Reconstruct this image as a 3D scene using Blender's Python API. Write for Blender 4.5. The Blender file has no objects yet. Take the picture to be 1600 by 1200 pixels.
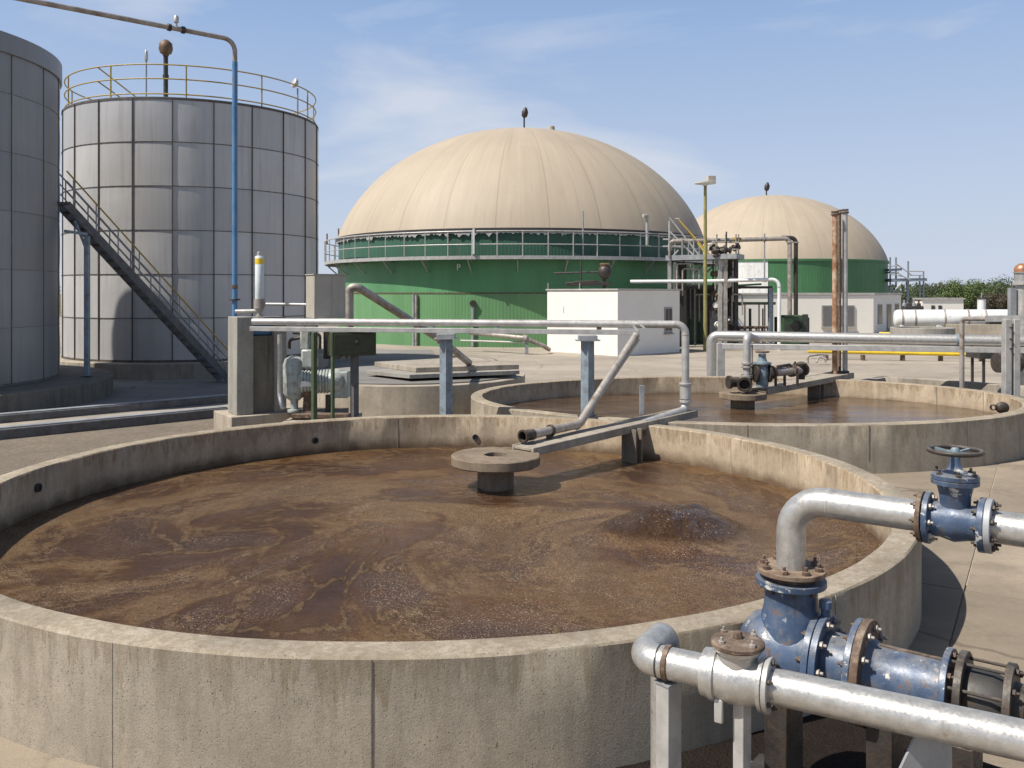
import bpy, bmesh, math, random
from mathutils import Vector, Matrix, noise, Quaternion
random.seed(7)
PI = math.pi
R = math.radians
sc = bpy.context.scene
COL = sc.collection

# ------------------------------------------------------------------ camera
F, HC, HZ = 1365.0, 3.6, 458.0          # focal length in pixels of the 1600 px frame, eye height, horizon row
cam_d = bpy.data.cameras.new('camera')
cam = bpy.data.objects.new('camera', cam_d)
COL.objects.link(cam)
cam.location = (0, 0, HC)
cam.rotation_euler = (R(90), 0, 0)
cam_d.sensor_width = 36
cam_d.lens = 36 * F / 1600
cam_d.shift_y = (HZ - 600) / 1600
cam_d.clip_start = 0.1
cam_d.clip_end = 8000
sc.camera = cam

# ------------------------------------------------------------------ light
SUN_EL = R(54)
SH = Vector((-0.92, -0.39, 0)).normalized()
SDIR = Vector((SH.x * math.cos(SUN_EL), SH.y * math.cos(SUN_EL), math.sin(SUN_EL)))
w = bpy.data.worlds.new("World")
sc.world = w
w.use_nodes = True
wn, wl = w.node_tree.nodes, w.node_tree.links
wn.clear()
wo = wn.new('ShaderNodeOutputWorld')
bg = wn.new('ShaderNodeBackground')
bg.inputs['Strength'].default_value = 0.070
sky = wn.new('ShaderNodeTexSky')
sky.sky_type = 'NISHITA'
sky.sun_disc = False
sky.sun_elevation = SUN_EL
sky.sun_rotation = math.atan2(SH.x, SH.y)
sky.altitude = 100
sky.air_density = 1.0
sky.dust_density = 1.6
sky.ozone_density = 1.6
tcw = wn.new('ShaderNodeTexCoord')
mpw = wn.new('ShaderNodeMapping')
mpw.inputs['Rotation'].default_value = (0, 0.22, 0.3)
mpw.inputs['Scale'].default_value = (0.9, 0.9, 3.0)
nz = wn.new('ShaderNodeTexNoise')
nz.inputs['Scale'].default_value = 2.0
nz.inputs['Detail'].default_value = 7
nz.inputs['Roughness'].default_value = 0.52
nz.inputs['Distortion'].default_value = 0.5
rp = wn.new('ShaderNodeValToRGB')
rp.color_ramp.elements[0].position = 0.44
rp.color_ramp.elements[0].color = (0, 0, 0, 1)
rp.color_ramp.elements[1].position = 0.70
rp.color_ramp.elements[1].color = (0.85, 0.85, 0.85, 1)
mxw = wn.new('ShaderNodeMix')
mxw.data_type = 'RGBA'
mxw.inputs[7].default_value = (8.0, 8.5, 9.5, 1)      # thin sunlit cirrus
wl.new(tcw.outputs['Generated'], mpw.inputs['Vector'])
wl.new(mpw.outputs[0], nz.inputs['Vector'])
wl.new(nz.outputs['Fac'], rp.inputs['Fac'])
spw = wn.new('ShaderNodeSeparateXYZ')
wl.new(tcw.outputs['Generated'], spw.inputs[0])
mrw = wn.new('ShaderNodeMapRange')                    # hazier towards the horizon
mrw.inputs['From Min'].default_value = 0.0
mrw.inputs['From Max'].default_value = 0.42
mrw.inputs['To Min'].default_value = 0.80
mrw.inputs['To Max'].default_value = 0.0
wl.new(spw.outputs[2], mrw.inputs['Value'])
mxf = wn.new('ShaderNodeMath')
mxf.operation = 'MAXIMUM'
wl.new(rp.outputs['Color'], mxf.inputs[0])
wl.new(mrw.outputs[0], mxf.inputs[1])
mfc = wn.new('ShaderNodeMath')
mfc.operation = 'MULTIPLY'
wl.new(mxf.outputs[0], mfc.inputs[0])
mxb = wn.new('ShaderNodeMix')
mxb.data_type = 'RGBA'
mxb.inputs[0].default_value = 0.5                    # bright blue scattered light of a slightly hazy day
mxb.inputs[7].default_value = (2.9, 5.9, 11.6, 1)
spz = wn.new('ShaderNodeSeparateXYZ')
wl.new(tcw.outputs['Generated'], spz.inputs[0])
mrz = wn.new('ShaderNodeMapRange')                    # the deep blue overhead stays free of haze and cirrus
mrz.interpolation_type = 'SMOOTHSTEP'
mrz.inputs['From Min'].default_value = 0.30
mrz.inputs['From Max'].default_value = 0.60
mrz.inputs['To Min'].default_value = 1.0
mrz.inputs['To Max'].default_value = 0.1
wl.new(spz.outputs[2], mrz.inputs['Value'])
mfb = wn.new('ShaderNodeMath')
mfb.operation = 'MULTIPLY'
mfb.inputs[1].default_value = 0.5
wl.new(mrz.outputs[0], mfb.inputs[0])
wl.new(mfb.outputs[0], mxb.inputs[0])
wl.new(sky.outputs[0], mxb.inputs[6])
wl.new(mxb.outputs[2], mxw.inputs[6])
wl.new(mrz.outputs[0], mfc.inputs[1])
wl.new(mfc.outputs[0], mxw.inputs[0])
wl.new(mxw.outputs[2], bg.inputs['Color'])
wl.new(bg.outputs[0], wo.inputs['Surface'])
sun_d = bpy.data.lights.new('sun', 'SUN')
sun_d.energy = 5.0
sun_d.angle = R(0.5)
sun_d.color = (1.0, 0.95, 0.87)
sun = bpy.data.objects.new('sun', sun_d)
COL.objects.link(sun)
sun.rotation_euler = SDIR.to_track_quat('Z', 'Y').to_euler()
sc.view_settings.view_transform = 'Standard'
sc.view_settings.look = 'None'
sc.view_settings.gamma = 1
sc.view_settings.exposure = 0.30

# ------------------------------------------------------------------ helpers
def W(px, py, d):
    return Vector(((px - 800) / F * d, d, HC - (py - HZ) / F * d))

def G(px, py, h=0.0):
    d = F * (HC - h) / (py - HZ)
    return W(px, py, d)

WLOC = {}

def thing(name, label, cat, loc=(0, 0, 0), group=None):
    o = bpy.data.objects.new(name, None)
    o.empty_display_size = 0.1
    COL.objects.link(o)
    o.location = loc
    WLOC[o.name] = Vector(loc)
    o['label'] = label
    o['category'] = cat
    if group:
        o['group'] = group
    return o

def dup(root, delta, label=None, group=None):
    delta = Vector(delta)
    def rec(o, parent):
        c = o.copy()
        COL.objects.link(c)
        if parent is not None:
            c.parent = parent
        WLOC[c.name] = WLOC.get(o.name, Vector()) + delta
        for ch in [x for x in o.children]:
            rec(ch, c)
        return c
    r = rec(root, None)
    r.location = root.location + delta
    if label:
        r['label'] = label
    if group:
        r['group'] = group
    return r

def fillet(pts, rad, n=8):
    pts = [Vector(p) for p in pts]
    out = [pts[0]]
    for i in range(1, len(pts) - 1):
        v = pts[i]
        a = (v - pts[i - 1]); b = (pts[i + 1] - v)
        la, lb = a.length, b.length
        a.normalize(); b.normalize()
        th = a.angle(b)
        if th < 0.02:
            out.append(v); continue
        r = rad[i - 1] if isinstance(rad, (list, tuple)) else rad
        d = r * math.tan(th / 2)
        mx = 0.49 * min(la, lb)
        if d > mx:
            d = mx; r = d / math.tan(th / 2)
        p1 = v - a * d
        nrm = (b - a * a.dot(b)).normalized()
        c = p1 + nrm * r
        for k in range(n + 1):
            t = th * k / n
            out.append(c - nrm * (r * math.cos(t)) + a * (r * math.sin(t)))
    out.append(pts[-1])
    return out

class MB:
    def __init__(s):
        s.v = []; s.f = []; s.mi = []; s.cur = 0; s.attr = []; s.a = 0.5
    def add(s, vs, fs):
        o = len(s.v)
        s.v += [Vector(x) for x in vs]
        for f in fs:
            s.f.append([i + o for i in f]); s.mi.append(s.cur); s.attr.append(s.a)
        return s
    def box(s, c, size, rz=0.0, rot=None):
        hx, hy, hz = size[0] / 2, size[1] / 2, size[2] / 2
        m = rot if rot is not None else Matrix.Rotation(rz, 3, 'Z')
        c = Vector(c)
        vs = [c + m @ Vector((x * hx, y * hy, z * hz)) for z in (-1, 1) for y in (-1, 1) for x in (-1, 1)]
        return s.add(vs, [(0, 2, 3, 1), (4, 5, 7, 6), (0, 1, 5, 4), (2, 6, 7, 3), (0, 4, 6, 2), (1, 3, 7, 5)])
    def bar(s, p0, p1, wd, ht, up=(0, 0, 1)):
        p0 = Vector(p0); p1 = Vector(p1)
        x = (p1 - p0); L = x.length; x.normalize()
        y = Vector(up).cross(x)
        if y.length < 1e-4:
            y = Vector((0, 1, 0)).cross(x)
        y.normalize(); z = x.cross(y)
        m = Matrix((x, y, z)).transposed()
        return s.box((p0 + p1) / 2, (L, wd, ht), rot=m)
    def prism(s, poly, z0, z1):
        n = len(poly)
        ar = sum(poly[i][0] * poly[(i + 1) % n][1] - poly[(i + 1) % n][0] * poly[i][1] for i in range(n))
        if ar < 0:
            poly = poly[::-1]
        vs = [(p[0], p[1], z0) for p in poly] + [(p[0], p[1], z1) for p in poly]
        fs = [tuple(range(n))[::-1], tuple(range(n, 2 * n))]
        fs += [(i, (i + 1) % n, n + (i + 1) % n, n + i) for i in range(n)]
        return s.add(vs, fs)
    def sheet(s, poly, z):
        n = len(poly)
        ar = sum(poly[i][0] * poly[(i + 1) % n][1] - poly[(i + 1) % n][0] * poly[i][1] for i in range(n))
        if ar < 0:
            poly = poly[::-1]
        return s.add([(p[0], p[1], z) for p in poly], [tuple(range(n))])
    def tube(s, pts, r, seg=12, cap=True):
        pts = [Vector(p) for p in pts]
        n = len(pts)
        rr = r if isinstance(r, (list, tuple)) else [r] * n
        T = []
        for i in range(n):
            a = pts[max(i - 1, 0)]; b = pts[min(i + 1, n - 1)]
            T.append((b - a).normalized())
        ref = Vector((0, 0, 1)) if abs(T[0].z) < 0.9 else Vector((1, 0, 0))
        u = (ref - T[0] * ref.dot(T[0])).normalized()
        vs = []
        for i in range(n):
            if i:
                q = T[i - 1].rotation_difference(T[i])
                u = q @ u
                u = (u - T[i] * u.dot(T[i])).normalized()
            vv = T[i].cross(u)
            for k in range(seg):
                t = 2 * PI * k / seg
                vs.append(pts[i] + (u * math.cos(t) + vv * math.sin(t)) * rr[i])
        fs = []
        for i in range(n - 1):
            for k in range(seg):
                k2 = (k + 1) % seg
                fs.append((i * seg + k, i * seg + k2, (i + 1) * seg + k2, (i + 1) * seg + k))
        if cap:
            fs.append(tuple(range(seg))[::-1])
            fs.append(tuple(range((n - 1) * seg, n * seg)))
        return s.add(vs, fs)
    def pipe(s, pts, r, bend, seg=14, cap=True, n=8):
        return s.tube(fillet(pts, bend, n), r, seg, cap)
    def lathe(s, o, ax, prof, seg=24, cap=True, sq=1.0):
        o = Vector(o); ax = Vector(ax).normalized()
        ref = Vector((0, 0, 1)) if abs(ax.z) < 0.9 else Vector((1, 0, 0))
        u = (ref - ax * ref.dot(ax)).normalized(); v = ax.cross(u)
        vs = []
        for (t, r) in prof:
            for k in range(seg):
                a = 2 * PI * k / seg
                vs.append(o + ax * t + u * (r * math.cos(a)) + v * (r * sq * math.sin(a)))
        n = len(prof); fs = []
        for i in range(n - 1):
            for k in range(seg):
                k2 = (k + 1) % seg
                fs.append((i * seg + k, i * seg + k2, (i + 1) * seg + k2, (i + 1) * seg + k))
        if cap:
            fs.append(tuple(range(seg))[::-1]); fs.append(tuple(range((n - 1) * seg, n * seg)))
        return s.add(vs, fs)
    def ringwall(s, c, ro, ri, z0, z1, a0=0, a1=2 * PI, n=160, bev=0.02, jit=0.0, seed=0):
        # ro, ri: (rx, ry) pairs; annular wall with chamfered top edges
        full = abs(a1 - a0 - 2 * PI) < 1e-6
        m = n if full else n + 1
        vs = []
        K = 8
        for i in range(m):
            a = a0 + (a1 - a0) * i / n
            ca, sa = math.cos(a), math.sin(a)
            def j(k):
                return jit * noise.noise(Vector((ca * 9 + seed, sa * 9, k * 1.7))) if jit else 0
            e = [(ro, 0, z0), (ro, 0, (z0 + z1) / 2), (ro, 0, z1 - bev), (ro, -bev, z1), (ri, bev, z1), (ri, 0, z1 - bev), (ri, 0, (z0 + z1) / 2), (ri, 0, z0)]
            for k, (rad, d, z) in enumerate(e):
                jj = j(k)
                vs.append((c[0] + (rad[0] + d + jj) * ca, c[1] + (rad[1] + d + jj) * sa, z + (j(k + 20) * .6 if 2 <= k <= 5 else 0)))
        fs = []
        for i in range(n):
            i2 = (i + 1) % m
            for k in range(K - 1):
                fs.append((i * K + k, i2 * K + k, i2 * K + k + 1, i * K + k + 1))
        if not full:
            fs.append(tuple(range(K))[::-1]); fs.append(tuple(range((m - 1) * K, m * K)))
        return s.add(vs, [f if True else f for f in fs])
    def arc(s, c, r, z, tr, a0=0, a1=2 * PI, n=64, seg=8):
        pts = [(c[0] + r * math.cos(a0 + (a1 - a0) * i / n), c[1] + r * math.sin(a0 + (a1 - a0) * i / n), z) for i in range(n + 1)]
        return s.tube(pts, tr, seg)
    def ball(s, c, r, seg=16, rings=10, sc3=(1, 1, 1)):
        c = Vector(c); vs = [c + Vector((0, 0, -r * sc3[2]))]
        for i in range(1, rings):
            t = -PI / 2 + PI * i / rings
            for k in range(seg):
                a = 2 * PI * k / seg
                vs.append(c + Vector((r * sc3[0] * math.cos(t) * math.cos(a), r * sc3[1] * math.cos(t) * math.sin(a), r * sc3[2] * math.sin(t))))
        vs.append(c + Vector((0, 0, r * sc3[2])))
        fs = [(0, 1 + (k + 1) % seg, 1 + k) for k in range(seg)]
        for i in range(rings - 2):
            for k in range(seg):
                k2 = (k + 1) % seg
                fs.append((1 + i * seg + k, 1 + i * seg + k2, 1 + (i + 1) * seg + k2, 1 + (i + 1) * seg + k))
        L = len(vs) - 1; b = 1 + (rings - 2) * seg
        fs += [(b + k, b + (k + 1) % seg, L) for k in range(seg)]
        return s.add(vs, fs)
    def build(s, name, mats, parent=None, bev=0.0, ang=40, smooth=True, origin=None):
        o3 = WLOC[parent.name] if parent is not None else (Vector(origin) if origin is not None else Vector())
        me = bpy.data.meshes.new(name)
        me.from_pydata([v - o3 for v in s.v], [], s.f)
        for m in (mats if isinstance(mats, (list, tuple)) else [mats]):
            me.materials.append(m)
        if any(s.mi):
            me.polygons.foreach_set('material_index', s.mi)
        if any(abs(a - .5) > 1e-6 for a in s.attr):
            at = me.attributes.new('tone', 'FLOAT', 'FACE')
            at.data.foreach_set('value', s.attr)
        bm = bmesh.new(); bm.from_mesh(me)
        bmesh.ops.recalc_face_normals(bm, faces=bm.faces)
        bm.to_mesh(me); bm.free()
        if smooth:
            me.polygons.foreach_set('use_smooth', [True] * len(me.polygons))
            me.set_sharp_from_angle(angle=R(ang))
        me.update()
        o = bpy.data.objects.new(name, me)
        COL.objects.link(o)
        if parent is not None:
            o.parent = parent
            WLOC[o.name] = Vector(o3)
        else:
            o.location = o3
            WLOC[o.name] = Vector(o3)
        if bev:
            md = o.modifiers.new('bevel', 'BEVEL')
            md.width = bev; md.segments = 2; md.limit_method = 'ANGLE'; md.angle_limit = R(45)
        return o

def tag(o, label, cat, group=None):
    o['label'] = label; o['category'] = cat
    if group:
        o['group'] = group
    return o

def struct(o):
    o['kind'] = 'structure'
    return o

# ------------------------------------------------------------------ materials
def nodes(name):
    m = bpy.data.materials.new(name)
    m.use_nodes = True
    nt = m.node_tree
    b = nt.nodes['Principled BSDF']
    return m, nt, nt.nodes, nt.links, b

class NB:
    """small node-building helper"""
    def __init__(s, name):
        s.m, s.nt, s.n, s.l, s.b = nodes(name)
        tc = s.n.new('ShaderNodeTexCoord')
        oi = s.n.new('ShaderNodeObjectInfo')
        mu = s.n.new('ShaderNodeMath'); mu.operation = 'MULTIPLY'; mu.inputs[1].default_value = 53.0
        s.l.new(oi.outputs['Random'], mu.inputs[0])
        ad = s.n.new('ShaderNodeVectorMath'); ad.operation = 'ADD'
        s.l.new(tc.outputs['Object'], ad.inputs[0]); s.l.new(mu.outputs[0], ad.inputs[1])
        s.raw = tc.outputs['Object']; s.co = ad.outputs[0]
    def mapv(s, scale, src=None, rot=(0, 0, 0)):
        mp = s.n.new('ShaderNodeMapping'); mp.inputs['Scale'].default_value = scale; mp.inputs['Rotation'].default_value = rot
        s.l.new(src or s.co, mp.inputs['Vector']); return mp.outputs[0]
    def noise(s, scale, detail=5, rough=.55, vec=None, dist=0.0):
        t = s.n.new('ShaderNodeTexNoise'); t.inputs['Scale'].default_value = scale
        t.inputs['Detail'].default_value = detail; t.inputs['Roughness'].default_value = rough; t.inputs['Distortion'].default_value = dist
        s.l.new(vec or s.co, t.inputs['Vector']); return t.outputs['Fac']
    def vor(s, scale, vec=None, feat='F1'):
        t = s.n.new('ShaderNodeTexVoronoi'); t.feature = feat; t.inputs['Scale'].default_value = scale
        s.l.new(vec or s.co, t.inputs['Vector']); return t.outputs['Distance']
    def ramp(s, fac, stops):
        t = s.n.new('ShaderNodeValToRGB'); cr = t.color_ramp
        while len(cr.elements) < len(stops):
            cr.elements.new(0.5)
        for e, (p, c) in zip(cr.elements, stops):
            e.position = p
            e.color = (c, c, c, 1) if isinstance(c, (int, float)) else (c[0], c[1], c[2], 1)
        s.l.new(fac, t.inputs['Fac']); return t.outputs['Color']
    def mix(s, fac, a, b, mode='MIX'):
        t = s.n.new('ShaderNodeMix'); t.data_type = 'RGBA'; t.blend_type = mode
        for ix, val in ((0, fac), (6, a), (7, b)):
            sock = t.inputs[ix]
            if hasattr(val, 'links'):
                s.l.new(val, sock)
            elif isinstance(val, (int, float)):
                sock.default_value = val if ix == 0 else (val, val, val, 1)
            else:
                sock.default_value = (val[0], val[1], val[2], 1)
        return t.outputs[2]
    def math(s, op, a, b=0.0, c=None):
        t = s.n.new('ShaderNodeMath'); t.operation = op
        for sock, val in zip(t.inputs, (a, b, c)):
            if val is None:
                continue
            if hasattr(val, 'links'):
                s.l.new(val, sock)
            else:
                sock.default_value = val
        return t.outputs[0]
    def sep(s, v):
        t = s.n.new('ShaderNodeSeparateXYZ'); s.l.new(v, t.inputs[0]); return t.outputs
    def comb(s, x, y, z):
        t = s.n.new('ShaderNodeCombineXYZ')
        for sock, val in zip(t.inputs, (x, y, z)):
            if hasattr(val, 'links'):
                s.l.new(val, sock)
            else:
                sock.default_value = val
        return t.outputs[0]
    def attr(s, name):
        t = s.n.new('ShaderNodeAttribute'); t.attribute_name = name; return t.outputs['Fac']
    def bump(s, h, strength, dist=0.02, nrm=None):
        t = s.n.new('ShaderNodeBump'); t.inputs['Strength'].default_value = strength; t.inputs['Distance'].default_value = dist
        s.l.new(h, t.inputs['Height'])
        if nrm is not None:
            s.l.new(nrm, t.inputs['Normal'])
        s.l.new(t.outputs[0], s.b.inputs['Normal']); return t.outputs[0]
    def out(s, color, rough=.6, metal=0.0, spec=None):
        for key, val in (('Base Color', color), ('Roughness', rough), ('Metallic', metal)):
            sock = s.b.inputs[key]
            if hasattr(val, 'links'):
                s.l.new(val, sock)
            elif isinstance(val, (int, float)):
                sock.default_value = val
            else:
                sock.default_value = (val[0], val[1], val[2], 1)
        if spec is not None:
            s.b.inputs['Specular IOR Level'].default_value = spec
        return s.m

def mul(c, k):
    return tuple(x * k for x in c)

def simple(name, base, rough=.6, metal=0.0, var=.25, scale=2.0, streak=.2, dirt=None, dthr=.6, dsoft=.12, dscale=3.0, bump=.15, bscale=60, spec=None, dust=0):
    b = NB(name)
    n1 = b.noise(scale, 6)
    col = b.mix(b.ramp(n1, [(.3, 0), (.7, 1)]), mul(base, 1 - var), mul(base, 1 + var * .6))
    if streak:
        n2 = b.noise(1.0, 4, vec=b.mapv((7, 7, .5)))
        col = b.mix(b.ramp(n2, [(.5, 0), (.75, streak)]), col, mul(base, .45))
    if dirt is not None:
        n3 = b.noise(dscale, 8, .65)
        col = b.mix(b.ramp(n3, [(dthr - dsoft, 0), (dthr + dsoft, 1)]), col, dirt)
    if dust:
        ge = b.n.new('ShaderNodeNewGeometry')
        up = b.sep(ge.outputs['Normal'])[2]
        dm_ = b.math('MULTIPLY', b.ramp(up, [(.45, 0), (.95, 1)]), b.ramp(b.noise(14, 6, .7), [(.35, 0), (.65, dust)]))
        col = b.mix(dm_, col, (.30, .255, .2))
    rg = b.ramp(b.noise(scale * 3, 4), [(.3, max(rough - .1, .05)), (.7, min(rough + .15, 1))])
    if bump:
        b.bump(b.noise(bscale, 5, .6), bump, .01)
    return b.out(col, rg, metal, spec)

def concrete(name, base, stain=(.12, .085, .05), pocks=.6, streak=.45, scale=.8, wash=.3, low=None, dash=.5, drip=None):
    b = NB(name)
    n1 = b.noise(scale, 8, .6)
    n1b = b.noise(scale * 5, 6, .65)
    col = b.mix(b.ramp(n1, [(.3, 0), (.7, 1)]), mul(base, .74), mul(base, 1.14))
    col = b.mix(b.ramp(n1b, [(.35, .0), (.75, .35)]), col, mul(base, .62))
    n1c = b.noise(scale * 14, 6, .7)
    col = b.mix(b.ramp(n1c, [(.5, 0), (.72, .5)]), col, mul(base, .6))
    col = b.mix(b.ramp(n1c, [(.28, .45), (.42, 0)]), col, mul(base, 1.25))
    st = b.noise(1.0, 6, .65, vec=b.mapv((6.5, 6.5, .5)))
    col = b.mix(b.ramp(st, [(.48, 0), (.72, streak)]), col, mul(base, .42))
    st2 = b.noise(1.0, 4, .6, vec=b.mapv((2.2, 2.2, .5)))
    col = b.mix(b.ramp(st2, [(.52, 0), (.75, wash)]), col, stain)
    pk = b.vor(26, vec=None)
    pk = b.ramp(b.math('ADD', pk, b.math('MULTIPLY', b.noise(60, 3), .18)), [(.17, 1), (.27, 0)])
    sel = b.ramp(b.noise(3.1, 3), [(.5, 0), (.62, pocks)])
    col = b.mix(b.mix(1.0, pk, sel, 'MULTIPLY'), col, mul(base, .25))
    dsh = b.noise(1.0, 4, .7, vec=b.mapv((38, 38, 11)))
    dz = b.ramp(b.noise(2.2, 5, .6), [(.38, .15), (.62, 1)])
    col = b.mix(b.mix(1.0, b.ramp(dsh, [(.60, 0), (.67, dash)]), dz, 'MULTIPLY'), col, mul(base, .3))
    fine = b.noise(75, 5, .75)
    col = b.mix(b.ramp(fine, [(.36, .5), (.5, 0)]), col, mul(base, .35))
    if low is not None:      # dried tide mark left by the sludge: (height, soft, colour)
        z = b.sep(b.raw)[2]
        zz = b.math('ADD', z, b.math('MULTIPLY', b.math('SUBTRACT', b.noise(3, 5), .5), low[1] * 1.6))
        mr = b.n.new('ShaderNodeMapRange')
        mr.inputs['From Min'].default_value = low[0]; mr.inputs['From Max'].default_value = low[0] + low[1]
        mr.inputs['To Min'].default_value = low[3]; mr.inputs['To Max'].default_value = 0
        b.l.new(zz, mr.inputs['Value'])
        col = b.mix(mr.outputs[0], col, low[2])
    if drip is not None:     # splashes that have run down from the rim: (rim height, length, colour, amount)
        z_ = b.sep(b.raw)[2]
        fr = b.math('SUBTRACT', drip[0], z_)
        ln = b.math('MULTIPLY', b.ramp(b.noise(1.0, 6, .7, vec=b.mapv((4.2, 4.2, .02), b.raw)), [(.42, 0), (.75, 1)]), drip[1])
        dm_ = b.math('MULTIPLY', b.math('LESS_THAN', fr, ln), b.ramp(b.noise(9, 5, .7, vec=b.mapv((2, 2, .35))), [(.35, 0), (.6, drip[3])]))
        col = b.mix(dm_, col, drip[2])
    h = b.math('ADD', b.math('MULTIPLY', b.noise(55, 6, .7), .6), b.math('MULTIPLY', pk, -.8))
    b.bump(h, .45, .012)
    return b.out(col, .9, 0, .25)

M = {}
M['concrete'] = concrete('tank_concrete', (.44, .38, .30), pocks=.8)
M['concrete_in'] = concrete('tank_inner_concrete', (.47, .385, .285), stain=(.2, .13, .07), pocks=.9, wash=.6)
M['concrete_old'] = concrete('old_concrete', (.40, .35, .285), streak=.7, wash=.5)
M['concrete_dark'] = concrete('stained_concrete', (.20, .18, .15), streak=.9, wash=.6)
M['concrete_grey'] = concrete('grey_concrete', (.36, .34, .30), streak=.5)
M['bridge'] = concrete('stained_bridge_concrete', (.23, .195, .15), streak=.6, wash=.6)
M['hub'] = concrete('crusted_pillar_concrete', (.25, .195, .14), streak=.7, wash=.9, pocks=1.0, scale=2.5)
M['galv'] = simple('galvanised_steel', (.46, .445, .42), .45, .35, .22, 5, .18, dirt=(.20, .15, .11), dthr=.72, dscale=6, bump=.12)
M['galv_bright'] = simple('bright_galvanised_pipe', (.50, .485, .455), .36, .62, .2, 18, .12, dirt=(.34, .28, .22), dthr=.69, dsoft=.07, dscale=13, bump=.10, bscale=90)
M['galv_dull'] = simple('weathered_pipe', (.40, .36, .32), .5, .35, .3, 3, .3, dirt=(.17, .11, .07), dthr=.62, dscale=4, bump=.2)
M['steel_grey'] = simple('grey_painted_steel', (.30, .31, .32), .5, .15, .25, 3, .3, dirt=(.15, .10, .07), dthr=.7, dscale=5)
M['steel_blue'] = simple('blue_grey_post_paint', (.24, .29, .33), .5, .15, .25, 4, .35, dirt=(.10, .09, .08), dthr=.64, dscale=5)
M['steel_mid_kerb_shade'] = simple('dark_steel_and_kerb_shade', (.115, .115, .118), .55, .15, .3, 3, .3, dirt=(.07, .055, .045), dthr=.62, dscale=4)
M['steel_dark'] = simple('dark_steel', (.050, .048, .046), .55, .2, .35, 4, .3, dirt=(.12, .07, .04), dthr=.66, dscale=6)
M['cast_dark'] = simple('dark_cast_iron', (.045, .038, .033), .5, .2, .4, 8, .2, dirt=(.085, .055, .036), dthr=.6, dscale=9, bump=.3, dust=.45)
M['rust'] = simple('rusty_iron', (.115, .072, .048), .7, .15, .4, 9, .2, dirt=(.30, .22, .16), dthr=.62, dscale=14, bump=.4, dust=.5)
M['rust_pale'] = simple('dusty_rusted_flange', (.25, .185, .13), .75, .1, .4, 8, .2, dirt=(.11, .06, .035), dthr=.55, dscale=9, bump=.4)
M['rust_or'] = simple('orange_rusted_pipe', (.37, .175, .085), .75, .05, .4, 4, .5, dirt=(.50, .42, .30), dthr=.56, dscale=4, bump=.3)
M['yellow'] = simple('yellow_rail_paint', (.42, .29, .05), .5, 0, .3, 5, .25, dirt=(.2, .14, .07), dthr=.62, dscale=5)
M['yellow_pipe'] = simple('yellow_gas_pipe', (.72, .50, .03), .45, 0, .2, 3, .2)
M['olive'] = simple('olive_pole_paint', (.27, .245, .085), .55, 0, .3, 3, .3, dirt=(.16, .12, .05), dthr=.62, dscale=2)
M['blue_pole'] = simple('blue_pole_paint', (.085, .22, .42), .45, 0, .3, 3, .3, dirt=(.12, .15, .19), dthr=.6, dscale=3)
M['green_post'] = simple('green_post_paint', (.075, .105, .05), .5, 0, .3, 4, .4)
M['green_box'] = simple('green_cabinet_paint', (.035, .085, .035), .45, 0, .35, 3, .5, dirt=(.03, .03, .02), dthr=.62, dscale=4)
M['olive_box'] = simple('olive_cabinet_paint', (.045, .053, .022), .45, 0, .35, 4, .5, dirt=(.03, .03, .02), dthr=.62, dscale=6)
M['cabinet'] = simple('cream_grey_cabinet_paint', (.42, .385, .32), .5, .05, .12, 2, .35, dirt=(.26, .17, .1), dthr=.7, dscale=4)
M['white_pod'] = simple('pale_pod_paint', (.62, .66, .66), .4, 0, .1, 4, .2)
M['machine'] = simple('pale_machine_paint', (.40, .43, .40), .42, .05, .2, 6, .3, dirt=(.12, .09, .06), dthr=.63, dscale=9)
M['plaster'] = simple('white_plaster', (.78, .745, .67), .85, 0, .05, .5, 0, dirt=(.66, .61, .52), dthr=.72, dscale=.9, bump=.15, bscale=30)
M['plaster_trim'] = simple('roof_edge_metal', (.46, .44, .41), .5, .2, .2, 2, .3)
M['window'] = simple('dark_window_glass', (.05, .05, .052), .18, 0, .3, 2, 0, bump=0)
M['frame'] = simple('window_frame', (.30, .28, .26), .5, 0, .15, 3, .1)
M['shutter'] = simple('grey_roller_shutter', (.17, .165, .16), .5, .1, .1, 2, .1)
M['bulb'] = simple('brown_breather', (.16, .095, .05), .55, .1, .35, 8, .2)
M['copper'] = simple('copper_cap', (.50, .24, .13), .4, .6, .3, 6, .2)
M['black'] = simple('black_void', (.012, .011, .01), .8, 0, .2, 5, 0, bump=0)
M['blue_green'] = simple('faded_blue_valve_paint', (.17, .23, .26), .5, .05, .3, 8, .3, dirt=(.35, .36, .34), dthr=.62, dscale=10)
M['white_tank'] = simple('white_tank_paint', (.74, .74, .71), .45, .05, .1, 1.5, .35, dirt=(.4, .36, .3), dthr=.68, dscale=2)
M['roof_tile'] = simple('dark_roof', (.15, .12, .1), .7)
M['bark'] = simple('bark', (.10, .075, .05), .9, 0, .4, 6, .2, bump=.4)
M['wood'] = simple('weathered_board', (.26, .22, .175), .8, 0, .3, 4, .3, bump=.3)

def leaf(name, c):
    b = NB(name)
    col = b.mix(b.noise(.8, 4), mul(c, .55), mul(c, 1.45))
    m = b.out(col, .6, 0, .3)
    return m
M['leaf_mid'] = leaf('mid_green_leaves', (.062, .080, .034))
M['leaf_light'] = leaf('light_green_leaves', (.090, .125, .040))
M['leaf_dark'] = leaf('dark_green_leaves', (.046, .058, .032))
M['leaf_brown'] = leaf('brownish_leaves', (.080, .066, .042))

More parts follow.
